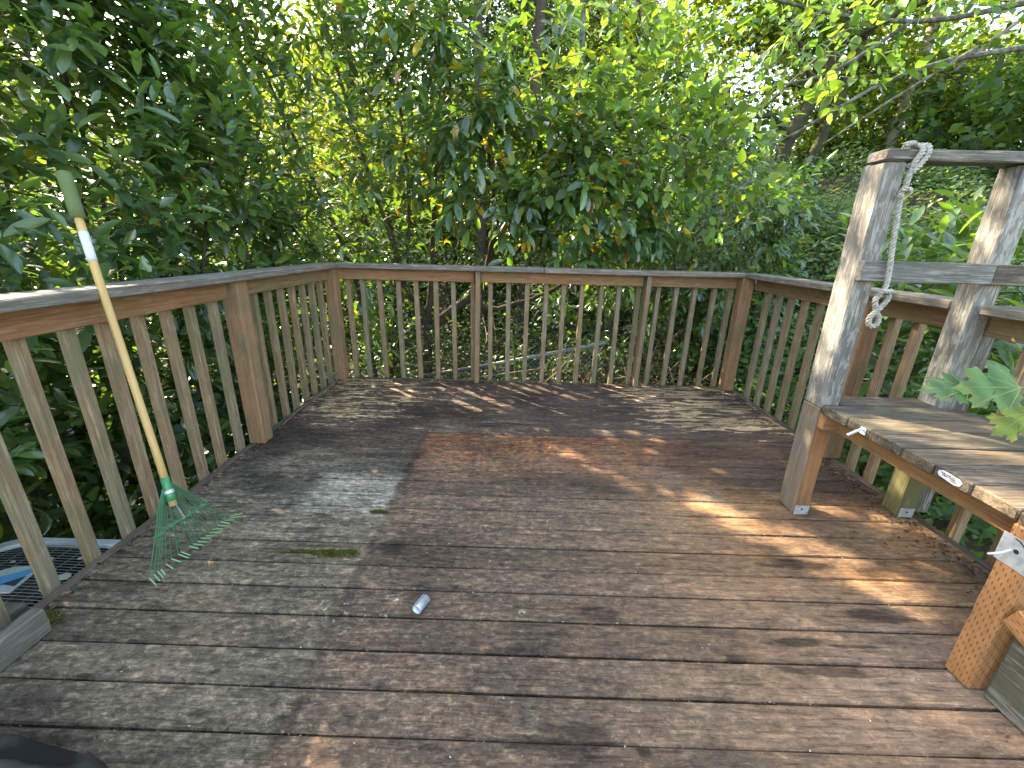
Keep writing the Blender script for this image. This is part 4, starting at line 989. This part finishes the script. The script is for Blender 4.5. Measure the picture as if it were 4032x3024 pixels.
tree('maple_tree', 'slender green tree in front of the blue sky gap right of centre', (2.6, 10.5, -.6),
     [([(2.3, 10.5, -.6), (2.35, 10.5, 2.5), (2.2, 10.5, 7.5)], .13, .07), ([(2.3, 10.5, 3.0), (3.4, 10, 3.6), (4.2, 10, 3.5)], .05, .015)],
     [((1.4, 10.8, 4.2), (1.3, 1.0, 1.9), 2), ((3.6, 11.0, 2.6), (1.3, .8, .9), 1.2)], 170, 60, .13, MAP, [2, 2, 3, 1], M['bark'], rg)
tree('conifer', 'dark conifer with hanging sprays behind the top centre of the laurels', (-1.6, 9.5, -.8),
     [([(-1.6, 9.5, -.8), (-1.55, 9.5, 4), (-1.5, 9.5, 10)], .20, .10)],
     [((-1.5, 9.4, 5.0), (1.7, 1.1, 2.4), 3), ((.2, 9.8, 5.0), (1.4, .9, 1.8), 2)], 330, 70, .085, [(.030, .065, .035), (.045, .085, .045), (.06, .11, .05)], [2, 2, 1], M['bark'], rg, flat=1.3, spread=.24)
tree('maple_tree', 'yellow-green tree glowing through the laurel stems left of centre', (-3.4, 9.5, -.8),
     [([(-3.4, 9.5, -.8), (-3.3, 9.5, 3), (-3.5, 9.4, 8)], .13, .07)],
     [((-3.8, 9.5, 4.0), (2.0, 1.0, 2.0), 3), ((-3.0, 9.0, 1.8), (2.0, .8, 1.3), 1.5)], 110, 60, .12, [(.30, .34, .05), (.22, .32, .05), (.38, .33, .06)], [2, 3, 1], M['bark'], rg)
tree('maple_tree', 'shady green tree filling the gap beneath the laurel tree crown', (.4, 8.5, -.8),
     [([(.1, 8.6, -.8), (.15, 8.6, 2), (.3, 8.6, 6)], .14, .08), ([(-.75, 8.2, -.8), (-.7, 8.2, 2), (-.8, 8.2, 6)], .11, .07)],
     [((.3, 8.8, 2.0), (2.4, .9, 1.5), 3), ((-2.2, 8.6, 1.2), (1.6, .8, 1.0), 1)], 110, 60, .11, [(.07, .14, .035), (.12, .20, .04), (.20, .28, .05)], [3, 3, 1], M['bark'], rg)
tree('alder_tree', 'leafy alder added behind the far left laurels to shade the deck', (-5.2, 3.6, -1.0),
     [([(-5.2, 3.6, -1.0), (-5.15, 3.7, 2.0), (-5.0, 3.8, 6.5)], .15, .07), ([(-5.1, 3.7, 2.6), (-4.6, 3.2, 3.6), (-4.2, 2.8, 4.6)], .05, .015)],
     [((-4.7, 4.6, 4.8), (1.9, 2.4, 1.6), 3), ((-4.3, 2.6, 3.9), (1.3, 1.4, .9), 1.3), ((-3.2, 5.6, 4.6), (1.6, 1.2, 1.3), 1.3), ((-4.6, 4.65, 4.45), (.5, .5, .5), .55), ((-3.6, 3.8, 3.4), (.35, .35, .3), .2)], 420, 60, .095, [(.10, .20, .04), (.15, .26, .05), (.07, .14, .035)], [3, 2, 1], M['bark'], rg)  # crown volumes placed to block sun from the front of the deck
# mossy limbs reaching in from the upper right
th = broadleaf('mossy_branches', 'mossy lichened limbs with broad leaves reaching across the upper right', 'tree', (6.5, 5.5, -.5),
          [((3.1, 5.0, 3.3), (1.0, .5, .35), 2), ((4.2, 5.0, 3.7), (1.2, .5, .45), 2), ((2.0, 4.8, 2.75), (.5, .3, .3), .5)], 70, rg, T_OVATE, 'ovate', .10, [(.08, .17, .05), (.12, .21, .06), (.17, .26, .07)], [3, 2, 1], M['soft'],
          [([(6.6, 5.6, -.6), (6.4, 5.6, 1.8), (6.0, 5.5, 3.6), (5.6, 5.5, 5.6)], .16, .10), ([(6.1, 5.5, 3.1), (5.3, 5.2, 3.15), (4.2, 5.0, 2.95), (3.5, 5.0, 2.70), (2.75, 5.0, 2.25), (2.15, 4.95, 2.02)], .036, .008),
           ([(5.9, 5.5, 3.9), (4.9, 5.2, 3.5), (3.7, 5.0, 3.25), (2.6, 4.9, 3.3), (1.6, 4.8, 3.5)], .036, .010), ([(4.4, 5.0, 3.05), (3.6, 4.9, 2.55), (3.0, 4.8, 2.15)], .02, .006),
           ([(3.7, 5.0, 3.25), (3.0, 4.9, 2.8), (2.3, 4.8, 2.6), (1.7, 4.7, 2.3)], .02, .006)], M['lichen_bark'], single=150, nleaf=8)
# bank of woodland far behind
n_cl = 3300
az_ = rg.uniform(-1.35, 1.35, n_cl); dd = rg.uniform(13, 24, n_cl)
hh = rg.uniform(0, 1, n_cl) ** .9 * (6.2 + 2.0 * np.sin(az_ * 5.1 + 1) + 1.6 * np.sin(az_ * 11.3)) * dd / 14 - 1.0
cc = np.stack([np.sin(az_) * dd, np.cos(az_) * dd, hh], -1); per = 46
pos = np.repeat(cc, per, 0) + rg.normal(0, 1, (n_cl * per, 3)) * np.array([.75, .75, .35])
x = rg.normal(0, 1, pos.shape); nr = np.array([0, 0, 1.0]) + rg.normal(0, .55, pos.shape)
tn = tints(len(pos), [(.06, .11, .03), (.10, .16, .04), (.17, .23, .05), (.04, .075, .03)], [3, 3, 2, 2], rg) * np.repeat(np.exp(rg.normal(0, .25, (n_cl, 1))), per, 0)
wd = cloud('woodland', T_SMALL, pos, basis(x, nr), .24 * rg.uniform(.6, 1.4, len(pos)), tn, M['far'])
# low dense wall of forest edge behind everything
n_cl = 1500; az_ = rg.uniform(-1.5, 1.5, n_cl); dd = rg.uniform(10.5, 15, n_cl); hh = -1 + rg.uniform(0, 1, n_cl) * (4.0 + 1.6 * np.sin(az_ * 7 + 2))
cc = np.stack([np.sin(az_) * dd, np.cos(az_) * dd, hh], -1)
pos = np.repeat(cc, per, 0) + rg.normal(0, 1, (n_cl * per, 3)) * np.array([.6, .6, .35])
x = rg.normal(0, 1, pos.shape); nr = np.array([0, 0, 1.0]) + rg.normal(0, .55, pos.shape)
cloud('forest_undergrowth', T_SMALL, pos, basis(x, nr), .17 * rg.uniform(.6, 1.4, len(pos)), tints(len(pos), [(.06, .12, .03), (.10, .18, .04), (.04, .08, .03)], [3, 2, 2], rg), M['far'])

# ------------------------------------------------------------------ chain link fence with tilted top pipe
fn = thing('chain_link_fence', 'leaning chain link fence with tilted top pipe behind the back railing', 'fence', (0, 4.4, -1.0))
pa_, pb2 = Vector((-1.02, 4.4, -.262)), Vector((.95, 4.4, .165))
MB().tube([pa_, pa_.lerp(pb2, .5) + Vector((0, 0, -.012)), pb2], .020, 10).make('top_rail', M['dullgalv'], fn, True)
cl = MB(); dd_ = (pb2 - pa_).normalized(); dn = Vector((0, 0, -1))
Lr = (pb2 - pa_).length; hgt = .85; st_ = .058
k = -int(hgt / st_)
while k * st_ < Lr:
    for sg in (1, -1):
        q = []
        for j in range(int(hgt / (st_ / 2)) + 1):
            s_ = k * st_ + (j * st_ / 2 if sg > 0 else -j * st_ / 2 + 0) + (0 if sg > 0 else hgt)
            if 0 <= s_ <= Lr: q.append(pa_ + dd_ * s_ + dn * (j * st_ / 2 + .02) + Vector((0, .004 * (1 if (j + (sg > 0)) % 2 else -1), 0)))
        if len(q) > 1: cl.tube(q, .0018, 4, False)
    k += 1
cl.make('chain_link_mesh', M['dullgalv'], fn)
so_ = MB().tube(catmull([(.02, 4.2, -1.1), (.007, 4.2, -.22), (-.053, 4.2, .306)], 4), .012, 6).make('green_cane', M['stem'])
tag(so_, 'single upright bright green cane standing behind the centre balusters', 'stalk')
M['pale_cane'] = plain('dry_cane', (.36, .27, .18), .8, 0, .2, .4)
for i, (q, lb) in enumerate([([(.15, 4.15, -.35), (.45, 4.1, -.05), (.62, 4.1, .25)], 'pale dry cane leaning to the right across the chain link fence'),
                             ([(-1.2, 4.0, -.25), (-.4, 3.95, -.12), (.3, 3.9, .02)], 'long thin pale cane crossing low in front of the fence pipe'),
                             ([(.75, 3.9, -.25), (1.1, 3.85, -.12), (1.55, 3.9, -.2)], 'arching dry cane low behind the right half of the back railing')]):
    o = MB().tube(catmull(q, 5), .006, 5).make('dry_cane', M['pale_cane'], None, True); tag(o, lb, 'cane', 'dry canes behind the back railing')
# vine over the left back corner of the deck
vn = thing('trailing_vine', 'thin leafless brown vine trailing through the left back corner balusters onto the deck', 'vine', (-1.5, 3.1, 0))
for q, r_ in (([(-1.62, 3.75, .12), (-1.50, 3.33, .06), (-1.47, 3.05, .02), (-1.50, 2.75, .012), (-1.48, 2.45, .01)], .005), ([(-1.40, 3.36, .16), (-1.45, 3.2, .05), (-1.49, 3.0, .02), (-1.55, 2.8, .02)], .004),
              ([(-1.9, 3.2, .35), (-1.66, 3.15, .24), (-1.6, 3.12, .0), (-1.63, 3.1, -.2)], .004), ([(-1.47, 3.1, .02), (-1.36, 3.12, .012), (-1.30, 3.05, .012), (-1.38, 3.0, .01)], .0025), ([(-1.55, 3.62, .03), (-1.2, 3.60, .06), (-.9, 3.62, .10), (-.6, 3.66, .15)], .003)):
    MB().tube(catmull(q, 6), [r_] * (6 * (len(q) - 1) + 1), 6).make('stem', M['twig'], vn, True)

# ------------------------------------------------------------------ maple leaves over the bench
M['maple'] = leaf_mat('maple_leaf', .5, .35, (1.8, 2.0, .6), .4)
def maple_outline():
    base_ = [(0, 0), (.05, -.10), (-.02, -.20), (.06, -.26), (.04, -.36), (.16, -.38), (.22, -.50), (.30, -.44), (.42, -.50), (.42, -.38), (.46, -.27), (.54, -.30), (.60, -.42), (.68, -.38), (.80, -.40), (.78, -.29), (.86, -.24), (.76, -.17), (.80, -.12), (.90, -.14), (.93, -.06), (1.05, 0)]
    return base_ + [(x, -y * .96 + .01) for x, y in base_[-2:0:-1]]
def maple(name, o, xdir, nrm, size, col, parent, curl=.18, ph=0.0):
    out = maple_outline(); bm = []
    import mathutils
    R_ = basis(np.array(xdir, float)[None], np.array(nrm, float)[None])[0]
    # triangulate as a fan of quads through an inner ring so the blade can curve
    from mathutils.geometry import tessellate_polygon
    cpt = (.36, 0.0); n_ = len(out); vs = []; rings_ = (1.0, .8, .6, .4, .2)
    for q in rings_:
        for (x, y) in out:
            X_, Y_ = cpt[0] + (x - cpt[0]) * q, cpt[1] + (y - cpt[1]) * q
            vs.append((X_, Y_))
    vs.append(cpt); fs = []
    for r_ in range(4):
        for k in range(n_): fs.append((r_ * n_ + k, r_ * n_ + (k + 1) % n_, (r_ + 1) * n_ + (k + 1) % n_, (r_ + 1) * n_ + k))
    for k in range(n_): fs.append((4 * n_ + k, 4 * n_ + (k + 1) % n_, 5 * n_))
    V3 = []
    for (x, y) in vs:
        a = math.atan2(y, x + .001); rr_ = math.hypot(x, y)
        z_ = -curl * rr_ ** 2 * (1 + .5 * math.sin(3 * a + ph)) + .03 * abs(math.sin(4.5 * a)) * rr_ + .018 * math.sin(9 * x + ph) * math.cos(8 * y) - .25 * curl * abs(y)
        p = np.array(o) + size * (R_ @ np.array([x, y, z_])); V3.append(tuple(p))
    me = bpy.data.meshes.new(name); me.from_pydata(V3, [], fs); me.shade_smooth()
    at = me.attributes.new('tint', 'FLOAT_COLOR', 'POINT')
    cols = []
    for (x, y) in vs:
        rr_ = math.hypot(x - .3, y); k = 1 + .25 * math.sin(14 * x + 5 * y + ph)
        e = 1.5 if (rr_ > .42 and math.sin(23 * x + 17 * y + ph) > .3) else 1
        cols += [col[0] * k * e * (1.3 if e > 1 else 1), col[1] * k * (1.15 if e > 1 else 1), col[2] * k * .9, 1]
    at.data.foreach_set('color', np.array(cols, np.float32))
    ob = link(bpy.data.objects.new(name, me), M['maple'], parent)
    vb = MB()   # raised veins
    for (ex, ey) in ((1.0, 0), (.80, -.34), (.80, .34), (.30, -.48), (.30, .48)):
        q = []
        for s_ in (0, .25, .5, .75, .92):
            x, y = ex * s_, ey * s_
            a = math.atan2(y, x + .001); rr_ = math.hypot(x, y)
            z_ = -curl * rr_ ** 2 * (1 + .5 * math.sin(3 * a + ph)) + .03 * abs(math.sin(4.5 * a)) * rr_ + .018 * math.sin(9 * x + ph) * math.cos(8 * y) - .25 * curl * abs(y) + .004
            q.append(tuple(np.array(o) + size * (R_ @ np.array([x, y, z_]))))
        vb.tube(q, [.0011, .0009, .0007, .0005, .0003], 4, False)
    vb.make('vein', M['vein'], ob)
    return ob
M['vein'] = plain('leaf_vein', (.30, .36, .16), .6, 0, .3, .2)
mp = thing('maple_sprig', 'large lobed maple leaves hanging over the bench at the right edge', 'maple sprig', (1.5, 1.15, .77))
maple('leaf', (1.402, 1.13, .800), (-1, .10, -.02), (.12, -.80, .60), .150, (.13, .25, .095), mp, .10, .5)
maple('leaf', (1.310, 1.17, .782), (-1, .05, .05), (-.1, -.60, .75), .115, (.10, .20, .09), mp, .18, 2.2)['label'] = 'darker curled leaf tucked behind the first'
maple('leaf', (1.55, 1.20, .70), (-.8, -.2, -.5), (.1, -.8, .5), .12, (.22, .30, .07), mp, .2, 4.0)
for q in ([(1.402, 1.13, .800), (1.48, 1.14, .800), (1.62, 1.16, .80), (1.95, 1.25, .85)], [(1.310, 1.17, .782), (1.38, 1.19, .765), (1.5, 1.2, .75), (1.62, 1.16, .78)], [(1.55, 1.20, .70), (1.60, 1.2, .74), (1.66, 1.17, .78)]):
    MB().tube(catmull(q, 4), .0018, 5).make('leaf_stalk', M['pale_cane'], mp, True)

# ------------------------------------------------------------------ moss, litter
def moss(name, label, spots, n, rng):
    vs = []; 
    pos = []
    for (x, y, rx, ry, h) in spots:
        k = int(n * rx * ry / sum(a[2] * a[3] for a in spots)); q = rng.normal(0, .42, (k, 2)); q = q[(q ** 2).sum(1) < 1]
        zz_ = h * (1 - (q ** 2).sum(1)) * rng.uniform(.5, 1, len(q)); pos.append(np.column_stack([x + q[:, 0] * rx, y + q[:, 1] * ry, zz_ + .001]))
    pos = np.concatenate(pos)
    x = rng.normal(0, 1, pos.shape); x[:, 2] = np.abs(x[:, 2]) + .8; nr = rng.normal(0, 1, pos.shape)
    o = cloud(name, T_SMALL, pos, basis(x, nr), .007 * rng.uniform(.6, 1.4, len(pos)), tints(len(pos), [(.17, .17, .035), (.11, .13, .03), (.24, .22, .06)], [3, 2, 1], rng), M['soft'], None, 'thing')
    return tag(o, label, 'moss')
moss('moss_patch', 'larger yellow-green moss patch on the deck to the right of the rake', [(-.70, 1.315, .07, .022, .010), (-.62, 1.318, .045, .020, .010), (-.80, 1.322, .10, .008, .004)], 2600, rg)
moss('moss_patch', 'small moss tuft on the deck at the edge of the silvery area', [(-.590, 1.583, .045, .012, .008)], 700, rg)
moss('moss_patch', 'moss clump at the end of the board on edge, lower left', [(-1.43, .985, .045, .030, .03)], 1400, rg)
def chips(name, label, n, sample, rng, sz, pal, wts, parent=None):
    vs = []; fs = []; 
    P = sample(n); x = rng.normal(0, 1, P.shape); x[:, 2] *= .12; nr = np.array([0, 0, 1.0]) + rng.normal(0, .3, P.shape)
    o = cloud(name, T_SMALL, P, basis(x, nr), sz * rng.uniform(.4, 1.5, len(P)), tints(len(P), pal, wts, rng, .3), M['chip'], parent)
    if label: o['label'] = label
    return o
t = NT('litter'); a_ = t.node('ShaderNodeAttribute', attribute_name='tint').outputs[0]; t.done(a_, .8, .2); M['chip'] = t.m
def s_deck(n):
    p = np.column_stack([rg.uniform(-1.5, 1.84, n), .62 + (3.45 - .62) * rg.random(n) ** 1.4, np.full(n, .0022)]); return p
chips('seed_litter', 'tiny pale seeds and chips scattered over the deck', 700, s_deck, rg, .0052, [(.38, .30, .20), (.5, .45, .34), (.05, .03, .02)], [2, 1, 3])
def s_gap(n):
    g_ = np.array([q for q in gy if q > .6]); y_ = g_[rg.integers(0, len(g_), n)] + rg.normal(0, .003, n); return np.column_stack([rg.uniform(-1.5, 1.84, n), y_, rg.uniform(-.012, .0015, n)])
chips('gap_litter', 'brown crumbs and needles caught in the joints of the deck boards', 3800, s_gap, rg, .006, [(.20, .11, .06), (.32, .22, .13), (.07, .04, .03)], [3, 2, 3])
def s_edge(n):
    a = np.column_stack([1.80 - rg.exponential(.05, n), rg.uniform(.9, 3.4, n), np.abs(rg.normal(0, .004, n)) + .002])
    b = np.column_stack([-1.49 + rg.exponential(.02, n), rg.uniform(1.0, 3.4, n), np.abs(rg.normal(0, .003, n)) + .002])
    c3 = np.column_stack([rg.uniform(-1.5, 1.8, n), 3.47 - rg.exponential(.03, n), np.abs(rg.normal(0, .004, n)) + .002])
    return np.concatenate([a, b[: n // 3], c3[: n // 2]])
chips('edge_litter', 'dark crumbled leaf litter along the deck edges', 1500, s_edge, rg, .013, [(.05, .03, .02), (.12, .065, .04), (.22, .14, .09)], [3, 3, 1])
def s_cap(n): return np.column_stack([rg.uniform(-1.40, 1.76, n), 3.40 + .12 * rg.random(n), np.abs(rg.normal(0, .004, n)) + CAPZ + .039])
chips('cap_litter', 'moss crumbs and dead bits lying on the back railing cap', 800, s_cap, rg, .014, [(.07, .045, .03), (.20, .13, .08), (.11, .13, .05)], [3, 2, 1])
